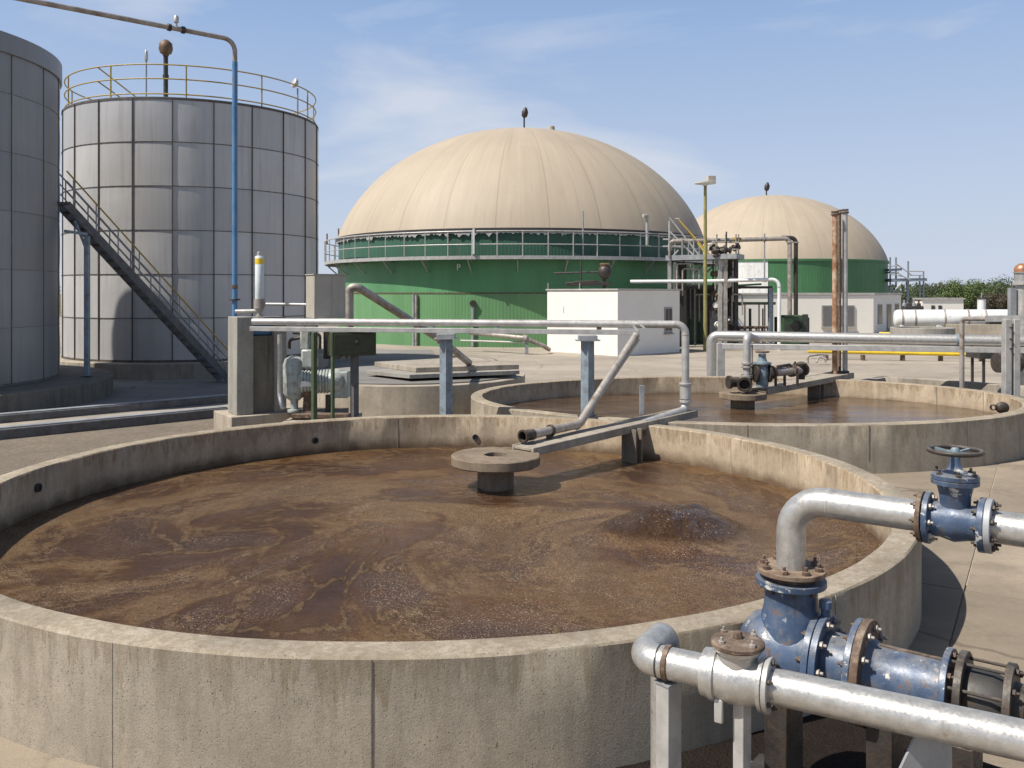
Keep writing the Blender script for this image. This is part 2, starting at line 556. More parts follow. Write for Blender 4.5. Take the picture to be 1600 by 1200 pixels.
def blue_paint():
    b = NB('chipped_blue_paint')
    base = (.052, .084, .150)
    col = b.mix(b.ramp(b.noise(4, 6), [(.3, 0), (.7, 1)]), mul(base, .62), mul(base, 1.25))
    col = b.mix(b.ramp(b.noise(9, 7, .7), [(.47, 0), (.62, .65)]), col, (.105, .135, .18))
    ch = b.noise(7.5, 8, .72)
    zone = b.ramp(b.noise(2.3, 2), [(.40, 0), (.52, 1)])
    chips = b.mix(1.0, b.ramp(ch, [(.585, 0), (.605, 1)]), zone, 'MULTIPLY')
    col = b.mix(chips, col, (.52, .52, .48))
    ru = b.ramp(b.noise(9, 9, .75), [(.58, 0), (.63, .9)])
    col = b.mix(ru, col, (.17, .09, .05))
    ge = b.n.new('ShaderNodeNewGeometry')
    up = b.sep(ge.outputs['Normal'])[2]
    dm_ = b.math('MULTIPLY', b.ramp(up, [(.4, 0), (.95, 1)]), b.ramp(b.noise(10, 7, .7), [(.35, 0), (.65, .6)]))
    col = b.mix(dm_, col, (.27, .25, .21))
    drp = b.noise(1.0, 5, .6, vec=b.mapv((22, 22, 2.2)))
    col = b.mix(b.ramp(drp, [(.58, 0), (.68, .6)]), col, (.06, .05, .045))
    b.bump(b.math('ADD', b.noise(45, 5, .6), b.math('MULTIPLY', chips, -.7)), .25, .006)
    return b.out(col, b.ramp(b.noise(15, 4), [(.3, .32), (.7, .55)]), .05)
M['blue'] = blue_paint()

def silo_mat(name, base, metal, rough):
    b = NB(name)
    tone = b.attr('tone')
    col = b.mix(tone, mul(base, .86), mul(base, 1.12))
    n = b.noise(.35, 6, .6)
    col = b.mix(b.ramp(n, [(.35, 0), (.7, .45)]), col, mul(base, .72))
    st = b.noise(1.0, 5, .6, vec=b.mapv((6, 6, .25)))
    col = b.mix(b.ramp(st, [(.5, 0), (.78, .4)]), col, mul(base, .55))
    col = b.mix(b.ramp(b.noise(1.0, 6, .65, vec=b.mapv((2.6, 2.6, .12))), [(.55, 0), (.72, .35)]), col, (.17, .14, .115))
    rg = b.math('ADD', b.math('MULTIPLY', tone, .14), rough)
    b.bump(b.noise(2.2, 3), .12, .05)
    return b.out(col, rg, metal)
M['silo'] = silo_mat('galvanised_silo_panels', (.50, .484, .468), .2, .40)
M['silo_shaded'] = silo_mat('shaded_weathered_silo_panels', (.265, .262, .26), .22, .40)  # same panels as the pale silo, shaded side put into the colour
M['seam_dull'] = simple('grey_silo_seam_flanges', (.15, .145, .14), .6, .1, .3, 3, .2)
M['seam'] = simple('silo_seam_flanges', (.095, .085, .078), .6, .2, .3, 3, .2, dirt=(.16, .10, .07), dthr=.6, dscale=3)

def green_wall(name, base, ribs, dirt=.35):
    b = NB(name)
    x, y, z = b.sep(b.raw)
    ang = b.math('ARCTAN2', y, x)
    st = b.noise(1.0, 5, .6, vec=b.mapv((.9, .9, .06)))
    col = b.mix(b.ramp(b.noise(.16, 5), [(.3, 0), (.7, 1)]), mul(base, .85), mul(base, 1.15))
    col = b.mix(b.ramp(st, [(.45, 0), (.8, dirt)]), col, mul(base, .5))
    st3 = b.noise(1.0, 4, .6, vec=b.mapv((3.5, 3.5, .12)))
    col = b.mix(b.ramp(st3, [(.55, 0), (.8, dirt * .8)]), col, (.10, .13, .10))
    rib = b.math('SINE', b.math('MULTIPLY', ang, float(ribs)))
    b.bump(rib, .16, .03)
    return b.out(col, .5, 0, .4)
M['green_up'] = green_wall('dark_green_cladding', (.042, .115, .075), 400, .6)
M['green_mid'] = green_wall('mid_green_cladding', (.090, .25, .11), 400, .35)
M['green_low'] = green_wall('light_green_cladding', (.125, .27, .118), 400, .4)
M['green_far'] = green_wall('far_green_cladding', (.062, .175, .075), 260, .4)

def dome_mat():
    b = NB('beige_membrane')
    x, y, z = b.sep(b.raw)
    ang = b.math('ARCTAN2', y, x)
    g = b.math('ABSOLUTE', b.math('SINE', b.math('MULTIPLY', ang, 13.0)))
    base = (.405, .335, .25)
    av = b.comb(b.math('MULTIPLY', ang, 16.0), b.math('MULTIPLY', z, .16), 0.0)
    st = b.noise(1.0, 7, .62, vec=av)
    col = b.mix(b.ramp(st, [(.3, 0), (.7, 1)]), mul(base, .92), mul(base, 1.06))
    col = b.mix(b.ramp(b.noise(.22, 8, .62), [(.42, 0), (.75, .45)]), col, mul(base, .76))
    av2 = b.comb(b.math('MULTIPLY', ang, 60.0), b.math('MULTIPLY', z, .25), 3.0)
    col = b.mix(b.ramp(b.noise(1.0, 6, vec=av2), [(.55, 0), (.8, .45)]), col, (.27, .21, .14))
    col = b.mix(b.ramp(b.noise(.9, 8, .7), [(.66, 0), (.72, .4)]), col, (.60, .55, .46))
    seamv = b.ramp(g, [(0.0, .6), (.03, .45), (.05, 0)])
    col = b.mix(seamv, col, (.24, .19, .13))
    b.bump(b.ramp(g, [(0.0, 0), (.2, .85), (1, 1)]), .05, .05)
    return b.out(col, .62, 0, .35)
M['dome'] = dome_mat()

def sludge_mat(name, swirls):
    b = NB(name)
    vec = b.raw
    cur = vec
    for (cx, cy, rad, turn) in swirls:       # currents that wind the foam round the upwellings
        dn = b.n.new('ShaderNodeVectorMath'); dn.operation = 'DISTANCE'; dn.inputs[1].default_value = (cx, cy, 0)
        b.l.new(cur, dn.inputs[0])
        ang = b.math('MULTIPLY', b.math('POWER', 2.718, b.math('MULTIPLY', b.math('DIVIDE', dn.outputs['Value'], rad), -1.0)), turn)
        vr = b.n.new('ShaderNodeVectorRotate'); vr.rotation_type = 'Z_AXIS'; vr.inputs['Center'].default_value = (cx, cy, 0)
        b.l.new(cur, vr.inputs['Vector']); b.l.new(ang, vr.inputs['Angle'])
        cur = vr.outputs[0]
    wv = b.n.new('ShaderNodeTexNoise'); wv.inputs['Scale'].default_value = .5; wv.inputs['Detail'].default_value = 5
    b.l.new(cur, wv.inputs['Vector'])
    sub = b.n.new('ShaderNodeVectorMath'); sub.operation = 'SUBTRACT'; sub.inputs[1].default_value = (.5, .5, .5)
    b.l.new(wv.outputs['Color'], sub.inputs[0])
    scl = b.n.new('ShaderNodeVectorMath'); scl.operation = 'SCALE'; scl.inputs['Scale'].default_value = 1.9
    b.l.new(sub.outputs[0], scl.inputs[0])
    add = b.n.new('ShaderNodeVectorMath'); add.operation = 'ADD'
    b.l.new(cur, add.inputs[0]); b.l.new(scl.outputs[0], add.inputs[1])
    wp = add.outputs[0]
    n1 = b.noise(.42, 11, .60, vec=wp)
    dark = (.052, .024, .011); mid = (.090, .043, .017); tan = (.188, .103, .040)
    foam = b.ramp(n1, [(.47, 0), (.56, 1)])
    col = b.ramp(n1, [(.36, mul(dark, .8)), (.47, mul(dark, 1.25)), (.50, mid), (.540, tan), (.70, mul(tan, .68))])
    pur = b.ramp(b.noise(.33, 3, vec=vec), [(.42, 0), (.6, .5)])
    col = b.mix(pur, col, (.078, .039, .023))
    org = b.ramp(b.noise(.4, 3, vec=b.mapv((1, 1, 1), vec, (0, 0, 1.0))), [(.5, 0), (.66, .6)])
    col = b.mix(org, col, (.125, .058, .015))
    v = b.vor(.85, vec=wp, feat='DISTANCE_TO_EDGE')
    vn = b.math('ADD', v, b.math('MULTIPLY', b.math('SUBTRACT', b.noise(5, 9, .74, vec=cur), .5), .55))
    vein = b.ramp(vn, [(.012, .65), (.055, 0)])
    col = b.mix(vein, col, (.20, .118, .055))
    v2 = b.vor(2.6, vec=wp, feat='DISTANCE_TO_EDGE')
    v2n = b.math('ADD', v2, b.math('MULTIPLY', b.math('SUBTRACT', b.noise(9, 8, .74, vec=vec), .5), .4))
    z2 = b.ramp(b.noise(.5, 4, vec=wp), [(.48, 0), (.56, .75)])
    col = b.mix(b.mix(1.0, b.ramp(v2n, [(.01, 1), (.05, 0)]), z2, 'MULTIPLY'), col, (.185, .108, .050))
    zc = b.sep(vec)[2]
    fl = b.noise(30, 7, .8, vec=b.mapv((1, 1.25, 1), wp))
    col = b.mix(b.ramp(fl, [(.40, .75), (.49, 0)]), col, (.020, .011, .006))
    col = b.mix(b.mix(1.0, b.ramp(fl, [(.54, 0), (.62, .7)]), foam, 'MULTIPLY'), col, (.28, .19, .10))
    glint_specks = b.noise(55, 3, .75, vec=b.mapv((1, 1.3, 1), vec))
    zone = b.ramp(b.noise(.6, 5, vec=wp), [(.43, 0), (.54, 1)])
    col = b.mix(b.mix(1.0, b.ramp(glint_specks, [(.60, 0), (.63, 1)]), zone, 'MULTIPLY'), col, (.52, .42, .30))  # pale specks painted in as glints on the wet surface
    churn = b.n.new('ShaderNodeMapRange'); churn.inputs['From Min'].default_value = .05; churn.inputs['From Max'].default_value = .13
    b.l.new(zc, churn.inputs['Value'])
    col = b.mix(churn.outputs[0], col, (.060, .030, .012))
    froth_glints = b.mix(1.0, b.ramp(b.noise(38, 4, .8, vec=b.mapv((1, 1.6, 1), wp)), [(.60, 0), (.65, 1)]), b.mix(1.0, churn.outputs[0], b.ramp(b.noise(3.5, 4, .6, vec=vec), [(.44, 0), (.56, 1)]), 'MULTIPLY'), 'MULTIPLY')
    col = b.mix(froth_glints, col, (.60, .50, .38))  # froth on the mound, its pale specks also painted as glints
    fo = b.math('MAXIMUM', b.sep(foam)[0], b.sep(vein)[0])
    amp = b.math('ADD', b.math('MULTIPLY', fo, .75), .25)
    h = b.math('ADD', b.math('MULTIPLY', b.math('MULTIPLY', b.noise(24, 7, .72, vec=b.mapv((1, 1.3, 1), vec)), amp), 1.0), b.math('MULTIPLY', b.noise(5, 5, .6, vec=vec), .5))
    h = b.math('ADD', h, b.math('MULTIPLY', b.math('MULTIPLY', b.noise(10, 4, .55, vec=vec), churn.outputs[0]), 2.6))
    gr_ = b.noise(48, 4, .8, vec=b.mapv((1, 1.2, 1), vec))
    col = b.mix(b.ramp(gr_, [(.38, .5), (.48, 0)]), col, (.028, .014, .008))
    b.bump(h, .9, .05)
    b.b.inputs['IOR'].default_value = 1.42
    b.b.inputs['Specular IOR Level'].default_value = .5
    rg = b.math('ADD', b.math('MULTIPLY', b.math('SUBTRACT', fo, b.math('MULTIPLY', fo, churn.outputs[0])), .18), .06)
    return b.out(col, rg, 0)
M['sludge'] = sludge_mat('brown_sludge', [(3.2, -.4, 1.3, 2.6), (-2.6, -.9, 1.1, -2.4), (.2, -2.2, 1.2, 1.6), (-.6, 1.2, 1.0, 1.8)])

def pond_mat():
    b = NB('brown_pond')
    col = b.mix(b.ramp(b.noise(.6, 6, .6, vec=b.mapv((1, 2.2, 1))), [(.35, 0), (.7, 1)]), (.050, .030, .020), (.13, .080, .045))
    h = b.math('ADD', b.noise(9, 5, .6, vec=b.mapv((1, 2.5, 1))), b.math('MULTIPLY', b.noise(30, 4), .3))
    b.bump(h, .25, .02)
    return b.out(col, .12, 0)
M['pond'] = pond_mat()

def yard_mat(name, base, joints=False):
    b = NB(name)
    tone = b.attr('tone') if joints else None
    col = b.mix(b.ramp(b.noise(.18, 8, .6), [(.3, 0), (.7, 1)]), mul(base, .78), mul(base, 1.12))
    if joints:
        col = b.mix(tone, b.mix(1.0, col, .8, 'MULTIPLY'), col)
        col = b.mix(b.ramp(b.noise(.42, 9, .7), [(.46, 0), (.60, .6)]), col, mul(base, .5))
        col = b.mix(b.ramp(b.noise(1.7, 9, .75), [(.56, 0), (.64, .5)]), col, mul(base, .42))
    col = b.mix(b.ramp(b.noise(.7, 8, .65), [(.52, 0), (.72, .5)]), col, mul(base, .55))
    col = b.mix(b.ramp(b.noise(1.0, 6, .6, vec=b.mapv((.5, 3.0, 1), b.raw, (0, 0, .5))), [(.5, 0), (.75, .35)]), col, mul(base, .6))
    col = b.mix(b.ramp(b.noise(3.5, 8, .7), [(.58, 0), (.72, .4)]), col, mul(base, .4))
    wj = b.n.new('ShaderNodeVectorMath'); wj.operation = 'ADD'
    nj = b.n.new('ShaderNodeTexNoise'); nj.inputs['Scale'].default_value = .9; nj.inputs['Detail'].default_value = 6
    b.l.new(b.raw, nj.inputs['Vector']); b.l.new(b.raw, wj.inputs[0]); b.l.new(nj.outputs['Color'], wj.inputs[1])
    ck = b.vor(.17, vec=wj.outputs[0], feat='DISTANCE_TO_EDGE')
    ckm = b.mix(1.0, b.ramp(ck, [(.0025, 1), (.006, 0)]), b.ramp(b.noise(.35, 4), [(.45, 0), (.55, .8)]), 'MULTIPLY')
    col = b.mix(ckm, col, mul(base, .3))
    col = b.mix(b.ramp(b.noise(.09, 6, .6, vec=b.mapv((1, 3.5, 1), b.raw, (0, 0, .9))), [(.48, 0), (.66, .6)]), col, mul(base, .55))
    col = b.mix(b.ramp(b.noise(.45, 9, .7, vec=b.mapv((1, 1.6, 1), b.raw, (0, 0, 2.0))), [(.56, 0), (.64, .45)]), col, mul(base, .5))
    col = b.mix(b.ramp(b.noise(60, 5, .75), [(.36, .45), (.52, 0)]), col, mul(base, .45))
    b.bump(b.noise(40, 6, .7), .35, .012)
    return b.out(col, .92, 0, .2)
M['yard'] = yard_mat('pale_concrete_yard', (.375, .325, .265))
M['slab'] = yard_mat('tan_concrete_slabs', (.36, .295, .22), True)
M['apron'] = yard_mat('shaded_grey_concrete', (.25, .237, .22))  # grey lowered to hold the shadow lying over the left apron

def gravel_mat(name, base):
    b = NB(name)
    col = b.mix(b.ramp(b.noise(1.2, 6), [(.3, 0), (.7, 1)]), mul(base, .75), mul(base, 1.15))
    v = b.vor(45, vec=b.mapv((1, 1, 1)))
    col = b.mix(b.ramp(v, [(.0, 0), (.6, .55)]), col, mul(base, .3))
    col = b.mix(b.ramp(b.noise(50, 5, .7), [(.55, 0), (.7, .6)]), col, mul(base, 1.7))
    b.bump(b.math('ADD', b.math('MULTIPLY', v, -.5), b.noise(22, 7, .75)), 1.0, .05)
    col = b.mix(b.ramp(b.noise(7, 7, .7), [(.42, .55), (.58, 0)]), col, mul(base, .45))
    return b.out(col, .95, 0, .2)
M['gravel'] = gravel_mat('brown_gravel', (.38, .315, .245))
M['dirt'] = gravel_mat('dark_wet_dirt', (.036, .024, .017))

def field_mat():
    b = NB('dry_field')
    col = b.mix(b.ramp(b.noise(.05, 6), [(.35, 0), (.65, 1)]), (.10, .11, .045), (.24, .20, .12))
    return b.out(col, .95, 0, .2)
M['field'] = field_mat()

# ------------------------------------------------------------------ ground
struct(MB().sheet([(-3000, -1500), (3000, -1500), (3000, 4500), (-3000, 4500)], 0.0).build('ground', M['field'], smooth=False))
struct(MB().sheet([(-70, -25), (95, -25), (95, 150), (-70, 150)], 0.004).build('concrete_yard', M['yard'], smooth=False))
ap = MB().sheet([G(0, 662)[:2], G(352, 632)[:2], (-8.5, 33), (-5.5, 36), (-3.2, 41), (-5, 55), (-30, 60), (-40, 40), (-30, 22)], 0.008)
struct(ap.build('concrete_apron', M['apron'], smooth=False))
gr = MB().sheet([(-30, 20), G(0, 672)[:2], G(352, 642)[:2], (-6.2, 27), (-3, 24.4), (1.0, 20.5), (-1, 12), (-9, 4), (-30, 4)], 0.012)
struct(gr.build('gravel', M['gravel'], smooth=False))
# tan slab pavement right of the tanks, laid as separate panels with open joints
pv = MB()
ua = Vector((.52, .854, 0)); ub = Vector((.854, -.52, 0)); org = Vector((5.44, 10.5, 0))
for i in range(-7, 12):
    for k in range(-7, 8):
        c = org + ua * (i * 3.0 + 1.5) + ub * (k * 3.2 + 1.6)
        if c.x < -3 and c.y > 6:
            continue
        if c.y > 27 or c.y < -3:
            continue
        pv.a = random.random()
        j = .009
        hz_ = .030 + random.uniform(-.004, .004)
        pv.prism([tuple((c + ua * a + ub * q)[:2]) for a, q in ((-1.5 + j, -1.6 + j), (1.5 - j, -1.6 + j), (1.5 - j, 1.6 - j), (-1.5 + j, 1.6 - j))], -.05, hz_)
pv.a = .5; pv.cur = 1
pv.sheet([(-2.9, 2.0), (-2.9, 5.9), (5.0, 5.9), (5.6, 11), (5.6, 16.5), (11, 20.5), (24, 20.5), (24, -6), (-2.9, -6)], .018)
struct(pv.build('pavement', [M['slab'], M['concrete']], smooth=False))
dirt = MB()
pts = []
for k in range(40):
    a = 2 * PI * k / 40
    rr = 1 + .18 * noise.noise(Vector((math.cos(a) * 2, math.sin(a) * 2, 4)))
    c = Vector((2.35, 5.95, 0)) + Vector((.80, -.60, 0)) * (2.3 * rr * math.cos(a)) + Vector((.60, .80, 0)) * (1.45 * rr * math.sin(a))
    pts.append((c.x, c.y))
dm = []
N = 26
vs = []; fs = []
for r_ in range(N + 1):
    for k in range(40):
        f = r_ / N
        x = 2.35 + (pts[k][0] - 2.35) * f; y = 5.95 + (pts[k][1] - 5.95) * f
        h = .045 + (1 - f ** 2) * .06 + .035 * noise.fractal(Vector((x * 2.5, y * 2.5, 0)), .8, 2, 5) * (1 - f)
        vs.append((x, y, h if r_ < N else .03))
for r_ in range(N):
    for k in range(40):
        k2 = (k + 1) % 40
        fs.append((r_ * 40 + k, r_ * 40 + k2, (r_ + 1) * 40 + k2, (r_ + 1) * 40 + k))
dirt.add(vs, fs)
struct(dirt.build('dirt', M['dirt']))

# ------------------------------------------------------------------ round tanks
def sludge_disc(name, c, rx, ry, z, mat, amp, mound=None, nr=110, nt=260):
    vs = []; fs = []
    for i in range(nr + 1):
        f = (i / nr)
        for k in range(nt):
            a = 2 * PI * k / nt
            x = c[0] + rx * f * math.cos(a); y = c[1] + ry * f * math.sin(a)
            h = 0.0
            if amp:
                p = Vector((x * 1.3, y * 1.9, 0))
                h = amp * noise.fractal(p, .9, 2.1, 5)
                h += amp * .5 * noise.noise(Vector((x * 6, y * 8, 3)))
            if mound:
                for (mx, my, sx, sy, mh) in mound:
                    g = math.exp(-(((x - mx) / sx) ** 2 + ((y - my) / sy) ** 2) ** (1.5 if mh > .2 else 1.0))
                    h += g * mh * (1 + .22 * noise.noise(Vector((x * 2.6, y * 2.6, 9))))
                    h += g * mh * .30 * (.5 - abs(noise.noise(Vector((x * 4.2, y * 4.2, 5))))) if mh > .2 else 0
                    dd = math.hypot((x - mx) / sx, (y - my) / sy)
                    h += .018 * math.cos(dd * 6.0) * math.exp(-max(dd - 1.2, 0) * .9) * (1 if dd > 1.2 else 0)
            vs.append((x, y, z + h))
    for i in range(nr):
        for k in range(nt):
            k2 = (k + 1) % nt
            fs.append((i * nt + k, i * nt + k2, (i + 1) * nt + k2, (i + 1) * nt + k))
    m = MB(); m.add(vs, fs)
    return struct(m.build(name, mat, origin=(c[0], c[1], z), ang=180))

def inner_mat(base_name, z_w):
    return concrete(base_name, (.47, .375, .265), stain=(.2, .13, .07), pocks=.9, wash=.5,
                    low=(z_w - .0, .22, (.10, .06, .032), .85), dash=.9, drip=(1.0, .6, (.19, .13, .075), .65))

T1 = (-1.055, 12.49); T1R = 6.26; TH = .30
t = thing('round_tank', 'large round concrete tank in the foreground with churning brown sludge', 'tank', (T1[0], T1[1], 0), 'round concrete settling tanks')
wall = MB().ringwall(T1, (T1R, T1R), (T1R - TH, T1R - TH), 0, 1.0, n=220, bev=.018, jit=.008)
M['t1'] = inner_mat('tank_wall_concrete', .36)
M['t1o'] = concrete('tank_outer_concrete', (.41, .355, .275), pocks=1.0, streak=.42, wash=.5, dash=.8, drip=(1.02, .75, (.20, .155, .10), .6))
# material split: outer face + cap / inner face
wall.mi = [1 if (i % 7) >= 4 else 0 for i in range(len(wall.f))]
wo_ = wall.build('wall', [M['t1o'], M['t1']], t)
for ang in (-89.5, -108, -52, -140, 103, 62, 33):
    a = R(ang)
    for (rad, zz0, zz1, wd) in (((T1R + .001), 0.0, .985, .010 if ang == -89.5 else .006),) if ang < 0 else (((T1R - TH - .001), .3, .985, .007),):
        p = Vector((T1[0] + rad * math.cos(a), T1[1] + rad * math.sin(a), 0))
        MB().box(p + Vector((0, 0, (zz0 + zz1) / 2)), (.010, wd, zz1 - zz0), rz=a).build('wall_joint', M['concrete_dark' if ang == -89.5 else 'concrete_old'], t)
for px, py in ((492, 688), (743, 683), (57, 762)):
    # stub drain pipes set in the inner wall
    dirv = Vector(((px - 800) / F, 1, -(py - HZ) / F))
    best = None
    for s_ in range(600):
        q = Vector((0, 0, HC)) + dirv * (8 + s_ * .02)
        rr = math.hypot(q.x - T1[0], q.y - T1[1])
        if rr > T1R - TH and q.y > 12:
            best = q; break
    nrm = (Vector((T1[0], T1[1], 0)) - Vector((best.x, best.y, 0))).normalized()
    d = MB().lathe(best - nrm * .05, nrm, [(0, .065), (.10, .065), (.10, .05), (.02, .05)], 16, cap=False)
    dp = d.build('drain_pipe', M['steel_dark'], t)
    MB().lathe(best - nrm * .05, nrm, [(.085, .049), (.09, .049)], 16).build('drain_bore', M['black'], dp)
mx_, my_, _ = G(1065, 838, .35)
sludge_disc('sludge', T1, T1R - TH - .002, T1R - TH - .002, .35, M['sludge'], .006,
            mound=[(mx_ + .0, my_ + .18, .78, .70, .30), (mx_ - .8, my_ + .02, .55, .4, .13), (G(560, 880, .35).x, G(560, 880, .35).y, 1.3, .8, .035), (G(700, 800, .35).x, G(700, 800, .35).y, 1.2, .8, .03)], nr=150, nt=320)

T2 = (5.854, 22.30); T2R = (6.9, 5.12)
t = thing('round_tank', 'oval looking second concrete tank behind the foreground tank, dark smooth sludge inside', 'tank', (T2[0], T2[1], 0), 'round concrete settling tanks')
wall = MB().ringwall(T2, T2R, (T2R[0] - TH, T2R[1] - TH), 0, 1.0, n=200, bev=.018, jit=.008, seed=3)
wall.mi = [1 if (i % 7) >= 4 else 0 for i in range(len(wall.f))]
wall.build('wall', [M['t1o'], M['t1']], t)
for ang in (-80, -60, -100, 25, 8):
    a = R(ang)
    s_ = 1 if ang < 0 else -1
    off = .001 if ang < 0 else -TH - .001
    p = Vector((T2[0] + (T2R[0] + off) * math.cos(a), T2[1] + (T2R[1] + off) * math.sin(a), .64))
    MB().box(p, (.010, .02, .70), rz=math.atan2(math.sin(a) * T2R[0], math.cos(a) * T2R[1])).build('wall_joint', M['concrete_dark'], t)
# overflow splash box with dark crust on the inner right wall
spot = W(1566, 637, 20.15)
MB().ball(spot, .20, 14, 9, (.8, .5, .7)).build('overflow_crust', M['cast_dark'], t)
MB().lathe(spot + Vector((-.22, -.08, .02)), (-.8, -.6, 0), [(0, .07), (.1, .07), (.1, .05), (.03, .05)], 12, cap=False).build('overflow_spout', M['cast_dark'], t)
sludge_disc('sludge', T2, T2R[0] - TH - .002, T2R[1] - TH - .002, .50, M['pond'], .010, nr=60, nt=160)

# curved outer trough wall hugging the back of the second tank
t = thing('trough_wall', 'curved low concrete trough wall behind the second tank, on the right', 'wall', (T2[0] + 6, T2[1] + 4, 0))
MB().ringwall(T2, (T2R[0] + 2.4, T2R[1] + 2.1), (T2R[0] + 2.12, T2R[1] + 1.82), 0, .96, R(-12), R(50), 70, .018, .008, 8).build('wall', M['concrete_old'], t)
pa = [(T2[0] + (T2R[0] + .02) * math.cos(R(x)), T2[1] + (T2R[1] + .02) * math.sin(R(x))) for x in range(-12, 51, 2)]
pb = [(T2[0] + (T2R[0] + 2.11) * math.cos(R(x)), T2[1] + (T2R[1] + 1.81) * math.sin(R(x))) for x in range(-12, 51, 2)]
m = MB()
m.add([(p[0], p[1], .62) for p in pa] + [(p[0], p[1], .55 + .05 * math.sin(i)) for i, p in enumerate(pb)], [(i, i + 1, len(pa) + i + 1, len(pa) + i) for i in range(len(pa) - 1)])
struct(m.build('dirt', M['dirt'], ang=180))
for deg in (50,):
    a = R(deg)
    m = MB().bar((T2[0] + (T2R[0]) * math.cos(a), T2[1] + (T2R[1]) * math.sin(a), .47), (T2[0] + (T2R[0] + 2.3) * math.cos(a), T2[1] + (T2R[1] + 2.0) * math.sin(a), .47), .28, .94)
    m.build('end_wall', M['concrete_old'], t, bev=.015)

T3 = (-3.2, 28.05); T3R = 3.62
t = thing('round_tank', 'third round concrete tank behind the grey posts, capped with a flat concrete lid', 'tank', (T3[0], T3[1], 0), 'round concrete settling tanks')
MB().ringwall(T3, (T3R, T3R), (T3R - TH, T3R - TH), 0, 1.0, n=120, bev=.018, jit=.006, seed=5).build('wall', M['concrete'], t)
MB().lathe((T3[0], T3[1], .96), (0, 0, 1), [(0, T3R - TH - .01), (.075, T3R - TH - .01), (.15, .2)], 96).build('lid', M['apron'], t)
def slab_stack(label, poly, z0, z1, mat):
    c = Vector((sum(p[0] for p in poly) / len(poly), sum(p[1] for p in poly) / len(poly), z0))
    o = MB().prism(poly, z0, z1).build('cover_slab', mat, bev=.01, origin=c)
    return tag(o, label, 'slab', 'cover slabs stacked on the lidded tank')
q = [W(812, 590, 26.6), W(640, 606, 25.2), W(572, 600, 26.6), W(700, 585, 28.6)]
slab_stack('lower dark edged slab lying on the lidded tank rim', [tuple(p[:2]) for p in q], 1.13, 1.25, M['concrete_grey'])
q = [W(811, 580, 26.9), W(650, 600, 25.8), W(585, 585, 28.0), W(735, 570, 30.2)]
slab_stack('upper slab of the two stacked on the lidded tank, its pale top lit', [tuple(p[:2]) for p in q], 1.254, 1.40, M['concrete_old'])

# low dark kerb wall behind the second tank
t = thing('kerb_wall', 'long low stained concrete kerb behind the second tank, under the pipe rack', 'kerb', (11, 29.6, 0))
MB().bar((3.2, 31.0, .29), (21.5, 26.8, .29), .3, .58).build('wall', M['concrete_dark'], t, bev=.02)
MB().bar((3.2, 31.0, .605), (21.5, 26.8, .605), .36, .05).build('coping', M['concrete_old'], t, bev=.01)

# ------------------------------------------------------------------ sludge hubs and bridges
def hub(name, label, cx, cy, rd, rc, ztop, group):
    t = thing(name, label, 'pillar', (cx, cy, .2), group)
    MB().lathe((cx, cy, ztop - .16), (0, 0, 1), [(0, rd - .02), (.015, rd), (.145, rd), (.16, rd - .015), (.16, rd * .26), (.06, rd * .26)], 56, cap=False).lathe((cx, cy, ztop - .165), (0, 0, 1), [(0, rd - .02), (.01, rd - .02)], 56).build('disc', M['hub'], t)
    MB().lathe((cx, cy, .1), (0, 0, 1), [(0, rc * 1.02), (.3, rc), (ztop - .26, rc)], 32).build('column', M['hub'], t)
    MB().lathe((cx, cy, ztop - .10), (0, 0, 1), [(0, rd * .255), (.005, rd * .255)], 20).build('socket', M['black'], t)
    return t
H1 = Vector((-.27, 14.62, 0))
hub('inlet_pillar', 'mushroom shaped concrete pillar standing in the foreground sludge', H1.x, H1.y, .745, .305, .90, 'mushroom pillars in the tanks')
H2 = Vector((6.27, 23.75, 0))
hub('inlet_pillar', 'mushroom shaped pillar in the second tank, carrying a dark valve', H2.x, H2.y, .63, .32, .90, 'mushroom pillars in the tanks')

# bridge channel from pillar to rim, foreground tank
t = thing('bridge_channel', 'narrow concrete bridge from the mushroom pillar to the foreground tank rim', 'bridge', (1.5, 16.3, 1))
pA = Vector((.18, 14.95, .94)); pB = Vector((2.85, 17.75, 1.06)); pC = Vector((3.75, 18.62, 1.09))
ux = (pB - pA).normalized(); uy = Vector((-ux.y, ux.x, 0)).normalized()
m = MB()
m.bar(pA, pC, .40, .05)
m.build('deck', M['concrete_old'], t, bev=.008)
for s_ in (-1, 1):
    MB().bar(pA + uy * .225 * s_ + Vector((0, 0, -.035)), pC + uy * .225 * s_ + Vector((0, 0, -.035)), .05, .15).build('side_beam', M['concrete_old'], t, bev=.012)
bp = Vector((2.25, 17.02, .55))
for k in (-.16, .02):
    MB().box(bp + ux * k + uy * -.16 + Vector((0, 0, .08)), (.05, .34, .72), rz=math.atan2(ux.y, ux.x)).build('bracket', M['bridge'], t, bev=.006)
m = MB().box(W(1003, 625, 18.4) + Vector((0, 0, 0)), (.10, .06, .62)); m.build('stub_post', M['steel_grey'], t, bev=.005)

